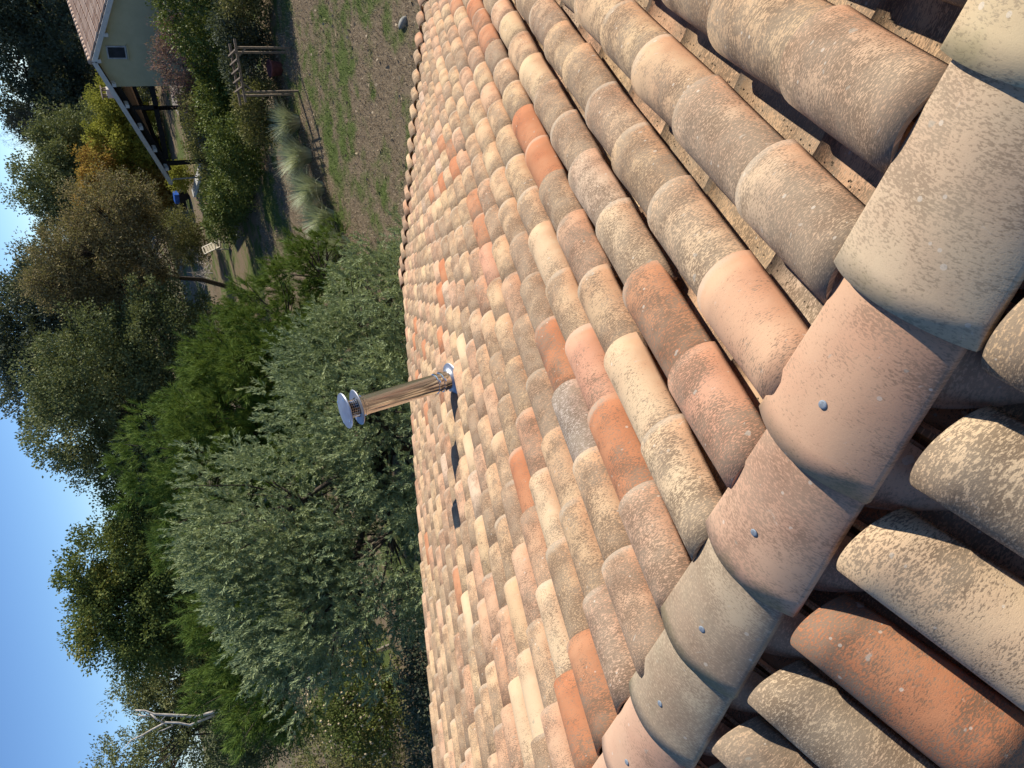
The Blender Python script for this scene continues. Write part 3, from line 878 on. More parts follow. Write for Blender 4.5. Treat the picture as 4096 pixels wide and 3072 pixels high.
broadleaf('oak_tree', 'olive-green evergreen oak behind the pines, centre of the tree line', 'tree', (-24.3, 29.4, 0),
          [(-24.6, 28.9, 7.2, 2.7, 2.7, 3.4), (-22.9, 30.4, 7.0, 2.4, 2.4, 3.2), (-26.2, 27.4, 6.4, 2.0, 2.0, 2.6), (-22.0, 31.0, 4.6, 2.1, 2.1, 2.4), (-24.8, 28.6, 3.8, 2.8, 2.8, 2.4)], L_OAK, 1600, 62, (0.125, 0.08), 0.52, 0.24, 201)
broadleaf('oak_tree', 'tall dark oak reaching the picture edge behind the olive oak', 'tree', (-28.2, 41.2, 0),
          [(-27.6, 41.6, 9.6, 3.2, 3.2, 3.6), (-30.0, 40.0, 9.6, 3.0, 3.0, 3.4), (-25.9, 42.7, 8.0, 2.6, 2.6, 3.4), (-28.4, 41.0, 5.6, 4.2, 4.2, 3.6)], L_OAKD, 1500, 52, (0.18, 0.105), 0.66, 0.28, 202)
broadleaf('oak_tree', 'isolated green oak with ragged top against open sky, left of the olive oak', 'tree', (-29.9, 23.4, 0),
          [(-30.3, 22.9, 8.6, 2.0, 2.0, 2.7), (-28.9, 24.6, 8.2, 2.0, 2.0, 2.3), (-31.2, 21.7, 7.6, 1.7, 1.7, 2.4), (-29.6, 23.8, 6.0, 2.8, 2.8, 2.4), (-28.0, 25.7, 6.6, 1.7, 1.7, 2.0)], L_OAKG, 1500, 64, (0.125, 0.085), 0.50, 0.24, 203, lump=0.34)
broadleaf('thin_tree', 'thin brown-leaved tree turning to autumn, right of the tall dark oak', 'tree', (-23.2, 36.0, 0),
          [(-19.6, 34.9, 7.0, 1.9, 1.9, 2.3), (-18.2, 35.7, 5.4, 1.7, 1.7, 2.0), (-21.0, 34.2, 6.2, 1.6, 1.6, 2.4), (-20.4, 34.6, 4.2, 2.0, 2.0, 1.6), (-20.6, 34.3, 8.2, 1.1, 1.1, 1.3), (-17.8, 36.0, 4.3, 1.4, 1.4, 1.3)], L_BROWN, 1700, 34, (0.12, 0.055), 0.42, 0.14, 204, lump=0.34, twigs=420, bark=M_BARK)
broadleaf('oak_tree', 'round grey-green oak crown standing against the sky above the autumn tree', 'tree', (-27.6, 60.24, 0), [(-27.6, 60.0, 6.38, 3.36, 3.36, 3.36), (-25.68, 60.84, 4.94, 2.88, 2.88, 3.12), (-29.52, 59.16, 5.66, 2.64, 2.64, 3.48), (-27.6, 60.0, 2.78, 3.84, 3.84, 2.88)], L_OAK, 1200, 50, (0.20, 0.115), 0.72, 0.24, 205)
broadleaf('oak_tree', 'huge dark evergreen oak behind the neighbouring house', 'tree', (-25.58, 90.85, 0), [(-21.71, 91.16, 9.1, 6.83, 6.2, 7.13), (-27.91, 89.3, 7.55, 5.89, 5.58, 6.83), (-14.73, 93.02, 8.79, 6.83, 6.2, 7.13), (-24.03, 90.55, 2.27, 8.68, 6.83, 5.28), (-32.56, 88.37, 2.9, 4.65, 4.65, 5.28)], L_OAKD, 1700, 52, (0.28, 0.18), 1.1, 0.45, 206)
broadleaf('bare_tree', 'pale almost leafless tree between the dark oak and the round oak', 'tree', (-32.57, 83.48, 0), [(-32.57, 83.48, 7.56, 2.62, 2.62, 3.31), (-33.95, 82.8, 5.64, 2.34, 2.34, 2.76)], L_GRAY, 500, 16, (0.26, 0.018), 0.5, 0.16, 207, twigs=240, bark=M_BARK)
broadleaf('autumn_tree', 'orange autumn tree at the left of the yellow one, behind the carport roof', 'tree', (-25.0, 52.75, 0), [(-25.0, 52.38, 4.2, 1.62, 1.62, 1.88), (-23.88, 53.0, 4.33, 1.62, 1.62, 1.5), (-25.25, 52.25, 1.83, 1.75, 1.75, 2.0), (-25.2, 52.5, 1.6, 1.8, 1.8, 1.6)], L_ORA, 900, 40, (0.15, 0.10), 0.44, 0.12, 208)
broadleaf('autumn_tree', 'yellow-green autumn tree overtopping the carport of the neighbouring house', 'tree', (-22.25, 54.5, 0), [(-22.12, 54.25, 2.2, 2.38, 2.25, 2.38), (-20.0, 55.0, 2.08, 1.88, 1.88, 2.0), (-23.5, 53.75, 0.83, 1.75, 1.75, 2.0), (-22.0, 54.3, 1.4, 2.4, 2.2, 1.5)], L_YEL, 1100, 40, (0.15, 0.10), 0.46, 0.13, 209)
broadleaf('oak_tree', 'dark oak at the far left picture edge beyond the dead tree', 'tree', (-39.8, 21.4, 0),
          [(-39.9, 20.9, 8.2, 3.2, 3.2, 3.3), (-38.2, 23.6, 7.0, 2.6, 2.6, 3.0), (-39.5, 21.5, 4.6, 3.8, 3.8, 3.2)], L_OAK, 1300, 50, (0.16, 0.07), 0.58, 0.26, 210, lump=0.3)
broadleaf('oak_tree', 'low brownish oak filling the dip between the ragged oak and the dead tree', 'tree', (-35.8, 24.6, 0),
          [(-36.0, 24.8, 5.6, 2.4, 2.4, 2.6), (-37.0, 23.6, 5.8, 2.2, 2.2, 2.6), (-34.5, 25.4, 4.4, 2.4, 2.4, 2.6)], L_SCRUB, 1000, 50, (0.15, 0.07), 0.55, 0.2, 211)

# dead tree
dead = empty('dead_tree', (-26.4, 14.2, 0), 'bleached dead tree with bare forked branches against the dark oak', 'tree')
inv = Matrix.Translation(Vector((26.4, -14.2, 0)))
def deadpart(name, pts, r):
    m = MB(); m.tube(pts, [x * 0.62 for x in r], 7); o = m.build(name, M_BARKP, dead, True); o.matrix_parent_inverse = inv
deadpart('trunk', [(-26.4, 14.2, -.1), (-26.42, 14.25, 3), (-26.38, 14.33, 6), (-26.29, 14.45, 7.14), (-26.17, 14.66, 7.61), (-26.08, 14.83, 8.01), (-25.99, 14.98, 8.37), (-25.88, 15.17, 8.61), (-25.82, 15.28, 8.87)], [.16, .14, .10, .085, .075, .07, .06, .05, .04])
deadpart('branch', [(-25.99, 14.99, 8.42), (-25.97, 15.02, 8.65), (-25.91, 15.13, 8.82)], [.05, .045, .03])
deadpart('branch', [(-26.07, 14.84, 8.01), (-26.12, 14.75, 8.18), (-26.18, 14.64, 8.22)], [.045, .03, .03])
deadpart('branch', [(-25.96, 15.03, 8.47), (-26.08, 14.83, 8.34), (-26.18, 14.64, 8.13)], [.05, .05, .045])
deadpart('branch', [(-26.37, 14.3, 6.6), (-26.37, 14.3, 7.41), (-26.27, 14.49, 7.73), (-26.19, 14.64, 8.1), (-26.21, 14.59, 8.55), (-26.24, 14.55, 8.84), (-26.24, 14.53, 9.2), (-26.31, 14.42, 9.37), (-26.33, 14.38, 9.48)], [.07, .065, .06, .058, .05, .042, .032, .022, .012])
deadpart('branch', [(-26.23, 14.55, 8.81), (-26.28, 14.46, 8.95)], [.03, .02])
deadpart('branch', [(-26.28, 14.47, 7.9), (-26.28, 14.46, 8.22), (-26.27, 14.48, 8.38)], [.04, .03, .02])

# shrubs
fl = broadleaf('flowering_shrub', 'dark shrub dotted with cream flower heads, beside the left end of the mimosa', 'shrub', (-25.2, 12.0, 0),
          [(-25.2, 12.2, 2.3, 1.3, 1.5, 1.7), (-25.6, 11.4, 1.9, 1.2, 1.2, 1.5), (-24.9, 12.8, 1.6, 1.1, 1.2, 1.4)], L_OAKG, 420, 30, (0.11, 0.06), 0.34, 0.08, 301)
def blossoms(root, base, blobs, n, seed):
    rg = np.random.default_rng(seed)
    C, Dr, own = blob_points(blobs, n, rg, 0.12, 0.3, 0.1)
    verts, faces = [], []
    for c, d in zip(C, Dr):
        q = Vector(d).to_track_quat('Z', 'Y'); b = len(verts); r = rg.uniform(.035, .06)
        verts.append(Vector(c) + q @ Vector((0, 0, r * .8)))
        for k in range(6):
            verts.append(Vector(c) + q @ Vector((r * math.cos(k * 1.047), r * math.sin(k * 1.047), 0)))
        for k in range(6): faces.append((b, b + 1 + k, b + 1 + (k + 1) % 6))
    o = obj('flower_heads', mesh_from('flower_heads', verts, faces), plain('cream_flower', (0.58, 0.46, 0.27), 0.8, 0.2, 20), root)
    o.matrix_parent_inverse = Matrix.Translation(-Vector(base)); tag(o, kind='stuff')
blossoms(fl, (-25.2, 12.0, 0), [(-25.2, 12.2, 2.3, 1.45, 1.6, 1.85), (-25.6, 11.4, 1.9, 1.3, 1.3, 1.6), (-24.9, 12.8, 1.6, 1.2, 1.3, 1.5)], 420, 5)

SH = [('laurel_bush', 'big glossy laurel bush in front of the neighbouring house wall', (-8.47, 33.18, 0), [(-8.35, 32.94, 1.2, 1.74, 1.39, 1.74), (-9.74, 32.83, 0.62, 1.51, 1.28, 1.51), (-6.84, 33.18, 0.97, 1.51, 1.28, 1.86), (-8.47, 32.83, -0.19, 2.55, 1.28, 1.04)], L_LAUR, 620, 32, (0.12, 0.07), .34),
      ('laurel_bush', 'broad laurel bush behind the wooden pergola, left of the big laurel', (-11.6, 32.48, 0), [(-11.37, 32.36, 0.51, 1.51, 1.28, 1.39), (-12.76, 32.02, 0.39, 1.28, 1.16, 1.39), (-11.83, 32.25, -0.42, 2.09, 1.16, 0.93)], L_LAUR, 480, 32, (0.12, 0.07), .34),
      ('red_shrub', 'red-brown shrub against the shaded gable wall of the neighbouring house', (-11.64, 35.64, 0), [(-11.33, 35.54, 1.52, 1.54, 1.03, 1.24), (-12.57, 35.33, 1.11, 1.24, 0.93, 1.03), (-10.2, 35.74, 1.52, 1.03, 0.82, 1.03)], L_RED, 620, 20, (0.10, 0.035), .34),
      ('garden_shrub', 'brown-tipped shrub between pergola and carport post', (-14.28, 34.02, 0), [(-13.9, 33.6, 1.0, 1.6, 1.1, 1.2), (-15.4, 32.9, 0.8, 1.4, 1.0, 1.0), (-12.6, 33.9, 1.0, 1.3, 1.0, 1.1)], L_SCRUB, 560, 30, (0.10, 0.05), .30),
      ('garden_shrub', 'added dark evergreen shrub darkening the back of the pergola behind the pot', (-7.7, 27.6, 0), [(-7.4, 27.6, .8, 1.2, .7, 1.0), (-8.7, 27.2, .8, 1.1, .7, .9)], L_OAKD, 420, 30, (0.10, 0.06), .30),  # added so the pergola's inside reads black instead of bright ground
      ('garden_shrub', 'green shrub at the right picture edge beside the pergola', (-6.3, 26.9, 0), [(-6.3, 26.9, .9, .9, .7, 1.0), (-5.4, 27.2, .8, .9, .7, .9)], L_SCRUB, 300, 26, (0.10, 0.05), .28),
      ('garden_shrub', 'dark shrub growing against the left pergola post', (-9.7, 25.9, 0), [(-9.6, 25.9, .8, .8, .6, .9), (-10.5, 26.2, .7, .7, .6, .8)], L_SCRUB, 280, 26, (0.09, 0.05), .26),
      ('garden_shrub', 'shady shrub behind the long ornamental grasses', (-12.2, 28.7, 0), [(-12.2, 28.7, 1.0, 1.1, .8, 1.1), (-13.2, 29.2, .8, 1.0, .8, .9)], L_LAUR, 340, 28, (0.11, 0.055), .30),
      ('garden_shrub', 'glossy shrub at the far end of the hedge, nearest the garden chair', (-17.8, 33.6, 0), [(-17.6, 33.2, .8, 1.1, .9, .9), (-16.2, 32.4, .9, 1.4, 1.0, 1.0), (-14.8, 30.8, .8, 1.3, .9, 1.0)], L_LAUR, 560, 30, (0.11, 0.06), .30),
      ('darkening_hedge', 'added dark hedge darkening the view through the open carport of the neighbouring house', (-14.0, 53.0, 0), [(-13.0, 53.0, 1.0, 2.6, 1.0, 1.3), (-16.5, 52.6, 1.0, 2.4, 1.0, 1.3), (-10.0, 53.4, 1.0, 2.4, 1.0, 1.3)], L_OAKD, 520, 34, (0.15, 0.09), .42),  # added behind the carport to cover sunlit ground and make its inside dark
      ('yellow_shrub', 'small bright yellow shrub at the foot of the carport', (-20.6, 44.6, 0), [(-20.6, 44.6, .8, .8, .7, .8)], L_YEL, 160, 26, (0.10, 0.06), .26),
      ('garden_shrub', 'olive-green shrub standing behind the garden chair', (-21.9, 40.6, 0), [(-21.8, 40.6, 1.8, 1.2, 1.1, 1.3), (-22.8, 40.2, 1.3, 1.1, 1.0, 1.2)], L_SCRUB, 340, 24, (0.11, 0.06), .34),
      ('garden_shrub', 'dense green shrub between the stick heap and the pine', (-24.6, 33.2, 0), [(-24.0, 33.4, 1.8, 1.4, 1.4, 1.9), (-25.4, 32.4, 2.0, 1.5, 1.4, 2.0)], L_OAKG, 420, 30, (0.12, 0.07), .40),
      ('shade_filler_bush', 'added dark undergrowth standing in for deep shade below the left end of the mimosa', (-20.5, 9.6, 0), [(-20.2, 9.6, .9, 2.2, 1.8, 1.3), (-23.2, 8.8, .8, 2.2, 1.8, 1.2), (-17.6, 9.8, .8, 1.8, 1.6, 1.2)], L_OAKD, 560, 34, (0.11, 0.06), .40),  # added dark leaves stand in for the shade over this ground
      ('scrub_bush', 'rough scrub at the left picture edge under the dead tree', (-29.0, 11.8, 0), [(-28.6, 12.0, 1.4, 1.6, 1.5, 1.4), (-30.4, 10.4, 1.6, 1.6, 1.5, 1.6), (-29.5, 13.2, 2.2, 1.6, 1.5, 1.8)], L_SCRUB, 520, 28, (0.11, 0.05), .38),
      ('scrub_bush', 'brown-green bramble mound at the left edge behind the flowering shrub', (-33.5, 13.4, 0), [(-33.0, 13.6, 2.0, 2.0, 2.0, 2.0), (-35.0, 12.2, 2.6, 2.0, 2.0, 2.4)], L_SCRUB, 480, 28, (0.12, 0.05), .42)]
for i, (nm, lb, b, bl, mt, cl, pr, lf, cr) in enumerate(SH):
    broadleaf(nm, lb, 'shrub', b, bl, mt, cl, pr, lf, cr, 0.05, 320 + i, twigs=40, low=0.6)

# distant woodland that closes the horizon as one mass
rg = np.random.default_rng(77)
n = 50000
az = rg.uniform(math.radians(80), math.radians(172), n)
Dd = rg.uniform(106, 135, n)
top = 7.6 + 2.0 * np.sin(az * 9) + 1.2 * np.sin(az * 23 + 1) + rg.normal(0, .4, n)
P = np.stack([Dd * np.cos(az), Dd * np.sin(az), rg.uniform(0, 1, n) ** .7 * top], 1)
tag(obj('distant_woodland', leaf_mesh('distant_woodland', P, unit(rg.normal(size=(n, 3))), rg.uniform(.35, .75, n), rg.uniform(.22, .48, n), rg.uniform(0, 1, n), rg), L_WOODS), 'dark far-off woodland closing the view behind the gardens', 'woodland', kind='stuff')

# ------------------------------------------------------------------ lawn grass, dead leaves
rg = np.random.default_rng(5)
n = 75000
gx = rg.uniform(-19, -2, n); gy = rg.uniform(14.2, 30.5, n)
k = (gy < 26.3 - 0.30 * (gx + 7)) | (gx < -12)
gx, gy = gx[k], gy[k]; n = len(gx)
P = np.stack([gx, gy, np.zeros(n)], 1)
Dv = unit(np.stack([rg.normal(0, .55, n), rg.normal(0, .55, n), np.ones(n)], 1))
gt = NT('lawn_blade')
geo = gt.n('ShaderNodeNewGeometry').outputs['Position']
sc2 = gt.vmath('MULTIPLY', geo, (1, 1, 0))
n1 = gt.noise(sc2, 0.30, 4, 0.6, 0.4); n2 = gt.noise(sc2, 1.6, 5, 0.65, 0.5)
ff = gt.val('ADD', gt.val('MULTIPLY', n1, 0.6), gt.val('MULTIPLY', n2, 0.4))
ra = gt.n('ShaderNodeAttribute', attribute_name='rnd').outputs['Fac']
dry = gt.mix(ra, (0.26, 0.19, 0.12, 1), (0.52, 0.42, 0.29, 1))
grn = gt.mix(ra, (0.10, 0.145, 0.032, 1), (0.22, 0.29, 0.075, 1))
gt.bsdf(gt.mix(gt.ramp(ff, 0.47, 0.58), dry, grn), 0.8, spec=0.15)
tag(obj('lawn_grass', leaf_mesh('lawn_grass', P, Dv, rg.uniform(.03, .10, n), rg.uniform(.010, .022, n), rg.uniform(0, 1, n), rg), gt.m), 'patchy lawn of green and dried brown grass', 'grass', kind='stuff')
n = 130
P = np.stack([rg.uniform(-9, -3, n), rg.uniform(15, 23.5, n), rg.uniform(.03, .06, n)], 1)
tag(obj('fallen_leaves', leaf_mesh('fallen_leaves', P, unit(np.stack([rg.normal(size=n), rg.normal(size=n), rg.normal(0, .25, n)], 1)), rg.uniform(.08, .14, n), rg.uniform(.06, .10, n), rg.uniform(0, 1, n), rg), plain('dry_leaf', (0.40, 0.31, 0.20), .8)), 'pale dry leaves scattered over the lawn', 'leaves', kind='stuff')
m = MB()
m.lathe([(0, .085), (.16, .08), (.20, .05), (.21, -.02)], 18)
st = m.build('stepping_stone', plain('grey_stone', (0.30, 0.29, 0.25), .9, .2, 9), None, True)
st.location = (-4.38, 16.57, 0); st.scale = (1.0, .42, 1); st.rotation_euler = (0, 0, math.radians(-40)); tag(st, 'small oblong grey stone lying in the green lawn', 'stone')

# ornamental grasses in a row
def grass_clump(label, base, h, n, seed, spread=.55):
    rg = np.random.default_rng(seed)
    root = empty('ornamental_grass', base, label, 'grass plant', 'ornamental grasses along the lawn')
    az = rg.uniform(0, 6.283, n); lean = np.abs(rg.normal(.45, .28, n)); L = h * rg.uniform(.6, 1.15, n)
    seg = 4; v = np.empty((n, (seg + 1) * 2, 3)); wid = rg.uniform(.014, .028, n)
    r0 = rg.uniform(0, .22, n)
    bx = base[0] + r0 * np.cos(az); by = base[1] + r0 * np.sin(az)
    for j in range(seg + 1):
        t = j / seg
        out = spread * L * (lean * t + .55 * t ** 2.2)
        zz = L * (t - .42 * lean * t ** 2.4)
        px = bx + out * np.cos(az); py = by + out * np.sin(az)
        sx, sy = -np.sin(az) * wid * (1.02 - t), np.cos(az) * wid * (1.02 - t)
        v[:, 2 * j] = np.stack([px + sx, py + sy, zz], 1); v[:, 2 * j + 1] = np.stack([px - sx, py - sy, zz], 1)
    f = []
    for j in range(seg): f.append(np.stack([np.arange(n) * (2 * seg + 2) + 2 * j + a for a in (0, 1, 3, 2)], 1))
    me = big_mesh('blades', v.reshape(-1, 3), np.vstack(f), 4, np.repeat(rg.uniform(0, 1, n), 2 * seg + 2))
    o = obj('blades', me, L_PAMP, root); o.matrix_parent_inverse = Matrix.Translation(-Vector(base)); tag(o, kind='stuff')
for i, (x, y, h, lb) in enumerate(((-9.6, 24.3, 1.0, 'pale ornamental grass clump nearest the left pergola post'), (-10.3, 23.2, 1.15, 'ornamental grass clump second from the pergola'),
                                   (-10.9, 22.0, 1.15, 'blue-green ornamental grass clump third from the pergola'), (-11.4, 20.9, 1.1, 'ornamental grass clump fourth from the pergola'), (-11.7, 19.7, 1.0, 'ornamental grass clump nearest the mimosa, fifth from the pergola'))):
    grass_clump(lb, (x, y, 0), h, 800, 400 + i)
pl = empty('plume_grass', (-17.4, 35.2, 0), 'small clump of cream plume grass on the shaded grass', 'grass plant')
m = MB()
for k in range(7):
    a = k * .9; m.tube([(0.1 * math.cos(a), .1 * math.sin(a), 0), (.16 * math.cos(a), .16 * math.sin(a), .8), (.20 * math.cos(a), .20 * math.sin(a), 1.0), (.26 * math.cos(a), .26 * math.sin(a), 1.3)], [.008, .01, .05, .008], 6)
m.build('plumes', plain('cream_plume', (.55, .48, .34), .9), pl, True)

# ------------------------------------------------------------------ pergola with pot
pg = empty('garden_pergola', (-8.0, 24.9, 0), 'small weathered wooden pergola of thin posts and ladder-like top', 'pergola')
pinv = Matrix.Translation(Vector((8.0, -24.9, 0)))
def pp(name, mb_, parent=pg): o = mb_.build(name, M_WOOD, parent); o.matrix_parent_inverse = pinv; return o
PA, PB = Vector((-7.41, 24.86, 0)), Vector((-8.57, 24.26, 0))
ex = (PB - PA).normalized(); ey = Vector((-ex.y, ex.x, 0))
if ey.y < 0: ey = -ey
TH = 1.72
for p in (PA, PB, PA + ey * .75, PB + ey * .75):
    pp('post', MB().bar(p - Vector((0, 0, .1)), p + Vector((0, 0, TH)), .06, .06))
for k in (0, .75):
    pp('beam', MB().bar(PA - ex * .25 + ey * k + Vector((0, 0, TH + .03)), PB + ex * .30 + ey * k + Vector((0, 0, TH + .03)), .05, .07))
for k in range(5):
    q = PA + ex * (.08 + .27 * k) + Vector((0, 0, TH + .085))
    pp('crosspiece', MB().bar(q - ey * .15, q + ey * .92, .045, .04))
for p, s in ((PA, 1), (PB, -1)):
    pp('brace', MB().bar(p + Vector((0, 0, TH - .28)), p + ex * s * .26 + Vector((0, 0, TH)), .035, .04))
pot = MB(); pot.lathe([(0, 0), (.20, 0), (.26, .34), (.29, .36), (.29, .42), (.25, .42), (.22, .30), (0, .30)], 24)
po = pot.build('garden_pot', plain('pink_clay', (.20, .075, .07), .8), None, True); po.location = (-8.45, 26.1, 0)
tag(po, 'dark pink pot standing in the shade under the pergola', 'pot')

# ------------------------------------------------------------------ neighbouring house
nh = empty('neighbour_house', (-10.0, 38.6, 0), 'low pale-yellow gabled house with tiled roof and open timber carport', 'house')
ninv = Matrix.Translation(Vector((10.0, -38.6, 0)))
def hp(name, mb_, mat, parent=nh, smooth=False):
    o = mb_.build(name, mat, parent, smooth); 
    o.matrix_parent_inverse = ninv if parent is nh else Matrix.Identity(4)
    return o
SK = 0.17                                          # the house stands a little skewed: its ridge runs this much to +x per metre
def hx(x, y): return x + SK * (y - 38.6)
APX, APZ, SL = -12.0, 4.80, math.tan(math.radians(22.6))
def roofz(x): return APZ - abs(x - APX) * SL
Y0, Y1 = 38.25, 50.0
M_WALLN = plain('yellow_render', (0.50, 0.46, 0.28), .92, .06, 1.5)
wl, wr = -13.26, -5.0
V = []; F = []
for y in (38.6, 49.6):
    for (x, z) in ((wl, 0), (wr, 0), (wr, roofz(wr) - .22), (APX, APZ - .22), (wl, roofz(wl) - .22)): V.append((hx(x, y), y, z))
F = [(0, 1, 2, 3, 4), (9, 8, 7, 6, 5), (1, 6, 7, 2), (5, 0, 4, 9)]
o = obj('wall', mesh_from('wall', V, F), M_WALLN, nh); o.matrix_parent_inverse = ninv
# window in gable
wf = hp('window', MB().box((-11.74, 38.585, 3.70), (.56, .06, .80)), plain('grey_window_frame', (.42, .44, .45), .6))
hp('pane', MB().box((-11.74, 38.545, 3.70), (.44, .02, .68)), plain('window_glass', (.030, .036, .045), .35, .3, 3, 0, .15), wf)
hp('sill', MB().box((-11.74, 38.54, 3.26), (.66, .16, .05)), M_WALLN, wf)
# roof slopes with rows of tiles
def pan_tile_rows(name, x_eave, sign):
    m = MB(); th = .10
    a = [(hx(APX, Y0), Y0, APZ), (hx(APX, Y1), Y1, APZ), (hx(x_eave, Y1), Y1, roofz(x_eave)), (hx(x_eave, Y0), Y0, roofz(x_eave))]
    for p in a: m.v.append(Vector(p))
    for p in a: m.v.append(Vector(p) - Vector((0, 0, th)))
    for q in ((0, 1, 2, 3), (7, 6, 5, 4), (0, 4, 5, 1), (1, 5, 6, 2), (2, 6, 7, 3), (3, 7, 4, 0)): m.f.append(q)
    return m
nt = NT('pale_neighbour_tile')
oi_ = nt.n('ShaderNodeObjectInfo').outputs['Random']
M_NTILE_C = nt.mix(oi_, (0.40, 0.25, 0.17, 1), (0.62, 0.46, 0.34, 1))
nt.bsdf(nt.mix(nt.val('MULTIPLY', nt.noise(nt.n('ShaderNodeTexCoord').outputs['Object'], 6.0, 3), 0.4), M_NTILE_C, (0.25, 0.17, 0.12, 1)), 0.9)
M_NTILE = nt.m
roof_o = hp('roof', pan_tile_rows('roof', -4.6, 1), M_NTILE)
roof_l = hp('roof', pan_tile_rows('roof', -17.95, -1), M_NTILE)
SLA = math.radians(22.6)
SD = Vector((math.cos(SLA), 0, -math.sin(SLA))); SN = Vector((math.sin(SLA), 0, math.cos(SLA)))
def wavy(y_a, d_a, d_b):
    m = MB(); n_ = 6
    for d, lift in ((d_a, .012), (d_b, .045)):
        for i in range(n_ + 1):
            t = math.pi * i / n_
            y = y_a + .11 - .11 * math.cos(t)
            p = Vector((hx(APX, y), y, APZ)) + SD * d + SN * (lift + .07 * math.sin(t))
            m.v.append(p)
    for i in range(n_): m.f.append((i, i + 1, n_ + 2 + i, n_ + 1 + i))
    return m
for r in range(7):
    for c in range(24):
        y = Y0 + .02 + c * .25
        o = wavy(y, r * .42, r * .42 + .47).build('tile', M_NTILE, roof_o, True)
m = MB(); 
for c in range(20):
    y = Y0 + c * .36
    m.tube([(hx(APX, y), y, APZ + .03), (hx(APX, y + .38), y + .38, APZ + .015)], [.12, .10], 8)
hp('ridge_capping', m, M_NTILE, roof_o, True)
# verge boards, purlin ends, carport timbers
m = MB(); m.bar((hx(-17.95, Y0) , Y0 - .03, roofz(-17.95) - .10), (hx(APX, Y0), Y0 - .03, APZ - .10), .05, .20); hp('verge_board', m, M_WHITEP)
m = MB(); m.bar((hx(APX, Y0), Y0 - .03, APZ - .10), (hx(-4.6, Y0), Y0 - .03, roofz(-4.6) - .10), .05, .20); hp('verge_board', m, M_WHITEP)
for x in (-12.0, -13.05, -14.02, -15.08, -16.2, -17.2, -10.9):
    hp('purlin', MB().box((hx(x, 38.6), 38.45, roofz(x) - .30), (.14, .62, .16)), M_WHITEP)
hp('rafter', MB().bar((-17.5, 38.75, roofz(-17.5) - .34), (-13.3, 38.75, roofz(-13.3) - .34), .14, .30), M_BLACKW)
hp('tie_beam', MB().bar((-16.9, 38.75, 2.22), (-13.28, 38.75, 2.42), .16, .22), M_BLACKW)
hp('king_post', MB().bar((-14.3, 38.75, 2.3), (-14.3, 38.75, 3.5), .16, .16), M_BLACKW)
for x, y in ((-17.15, 38.75), (-17.15 + SK * 5, 44.0), (-13.9 + SK * 5, 44.0)):
    hp('post', MB().bar((x, y, 0), (x, y, 2.3), .18, .18), M_BLACKW)
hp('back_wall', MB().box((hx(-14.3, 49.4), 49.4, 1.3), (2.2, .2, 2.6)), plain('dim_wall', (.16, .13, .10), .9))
hp('eave_beam', MB().bar((hx(-17.2, 38.7), 38.7, 2.32), (hx(-17.2, 49.8), 49.8, 2.32), .14, .18), M_BLACKW)
hp('gutter', MB().tube([(hx(-17.98, Y0), Y0, 2.20), (hx(-17.98, Y1), Y1, 2.20)], .06, 8), M_WHITEP, nh, True)
hp('downpipe', MB().tube([(-17.95, 38.3, 2.18), (-17.90, 38.5, 2.05), (-17.92, 38.55, 0)], .035, 8), M_WHITEP, nh, True)
ch = hp('chimney', MB().box((-14.35, 41.0, 3.80), (.42, .42, .76)), M_WHITEP)
m = MB(); 
for sx in (-.2, .2):
    for sy in (-.2, .2): m.box((-14.35 + sx * .75, 41.0 + sy * .75, 4.28), (.06, .06, .2))
m.box((-14.35, 41.0, 4.40), (.52, .52, .04)); hp('chimney_cap', m, M_WOOD, ch)
hp('floor_slab', MB().box((-15.2, 43.6, .03), (5.2, 10.0, .10)), plain('concrete', (.30, .27, .23), .9))
# furniture in the carport shade
tb = empty('garden_table', (-15.6, 41.6, .08), 'dim wooden table standing under the carport', 'table')
MB().box((0, 0, .72), (1.5, .9, .05)).build('tabletop', M_WOOD, tb)
for sx in (-.65, .65):
    for sy in (-.36, .36): MB().box((sx, sy, .35), (.07, .07, .70)).build('leg', M_WOOD, tb)
wp = MB(); wp.box((-20.1, 43.0, .08), (.45, 5.2, .16), (Vector((.72, .69, 0)), Vector((-.69, .72, 0)), Vector((0, 0, 1))))
o = wp.build('stone_kerb', M_WHITEP); tag(o, 'pale straight stone edging beside the carport', 'kerb')

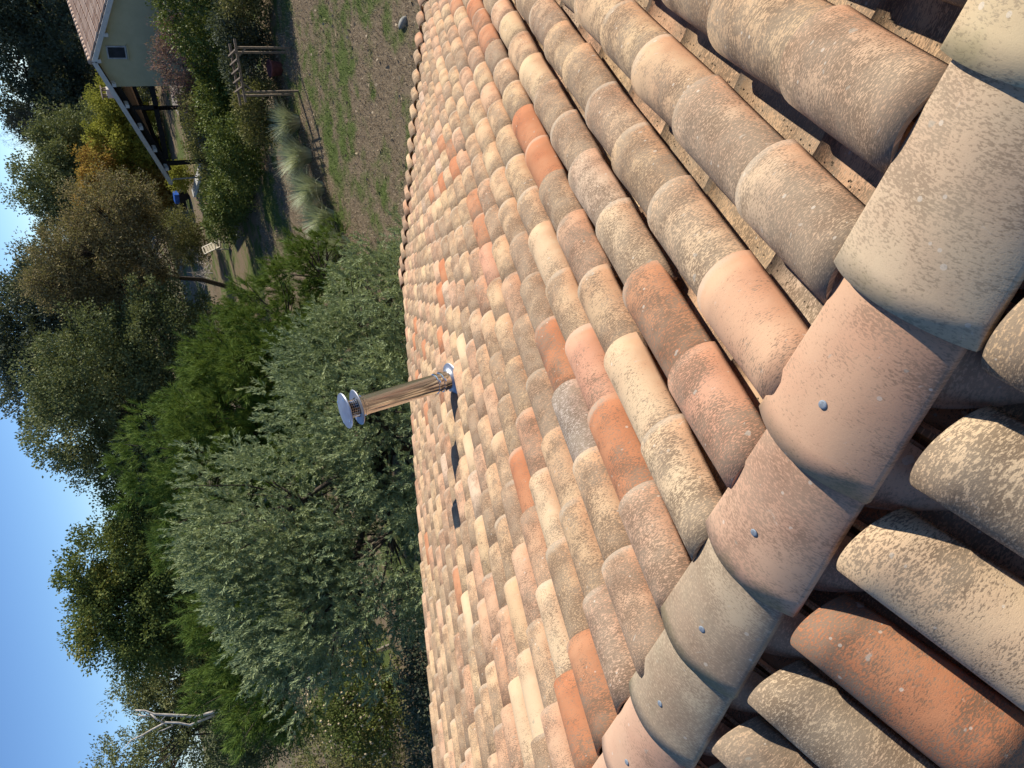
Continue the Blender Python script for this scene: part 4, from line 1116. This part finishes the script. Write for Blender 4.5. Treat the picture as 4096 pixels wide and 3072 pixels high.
# ------------------------------------------------------------------ garden chair
gc = empty('garden_chair', (-20.9, 37.2, 0), 'cream plastic reclining garden chair standing on the far grass', 'chair', rz=math.radians(80))
M_CRM = plain('cream_plastic', (.66, .58, .42), .5, .06)
def gp(nm, a, b, w, h, parent=gc): return MB().bar(a, b, w, h).build(nm, M_CRM, parent)
gp('seat', (0, -.30, .42), (0, .25, .40), .56, .04)
bk = MB()
b0, b1 = Vector((0, .25, .42)), Vector((0, .62, 1.22))
dirb = (b1 - b0).normalized()
fr = []
for sx in (-.27, .27): gp('back_frame', (sx, .25, .42), (sx, .62, 1.22), .05, .04)
gp('back_frame', (-.27, .62, 1.22), (.27, .62, 1.22), .05, .05)
for k in range(5):
    q = b0 + (b1 - b0) * (.18 + .16 * k)
    gp('back_slat', (-.26, q.y, q.z), (.26, q.y, q.z), .02, .11)
for sx in (-.30, .30):
    gp('armrest', (sx, -.28, .64), (sx, .42, .68), .06, .04)
    gp('leg', (sx, -.28, .64), (sx, -.34, 0), .05, .05)
    gp('leg', (sx, .36, .66), (sx, .46, 0), .05, .05)
    gp('side_rail', (sx, -.31, .22), (sx, .42, .22), .03, .04)

# blue tub and dark cart by the trees
ct = empty('garden_cart', (-23.4, 47.4, 0), 'dark garden cart with a blue load in the shade beyond the chair', 'cart')
MB().box((0, 0, .42), (1.3, .8, .35)).build('tray', M_BLACKW, ct)
MB().box((.15, -.05, .72), (.62, .55, .30)).build('blue_load', plain('blue_plastic', (.02, .10, .42), .5), ct)
for s in (-.42, .42): MB().tube([(.35, s - .04, .25), (.35, s + .04, .25)], .25, 16).build('wheel', M_BLACKW, ct)
MB().bar((-.6, 0, .4), (-1.3, 0, .75), .05, .05).build('handle', M_WOOD, ct)

# heap of cut branches
sh = empty('branch_heap', (-25.6, 42.5, 0), 'heap of bare grey cut branches between garden chair and shrubs', 'branches')
rg = np.random.default_rng(9)
for k in range(34):
    a = Vector((rg.normal(0, .8), rg.normal(0, .6), abs(rg.normal(.15, .1)))); d = Vector((rg.normal(0, 1), rg.normal(0, 1), abs(rg.normal(.7, .3)))).normalized()
    L = rg.uniform(.7, 1.7)
    MB().tube([a, a + d * L * .5 + Vector(rg.normal(0, .08, 3)), a + d * L], [.022, .016, .006], 5).build('branch', M_BARKP, sh)
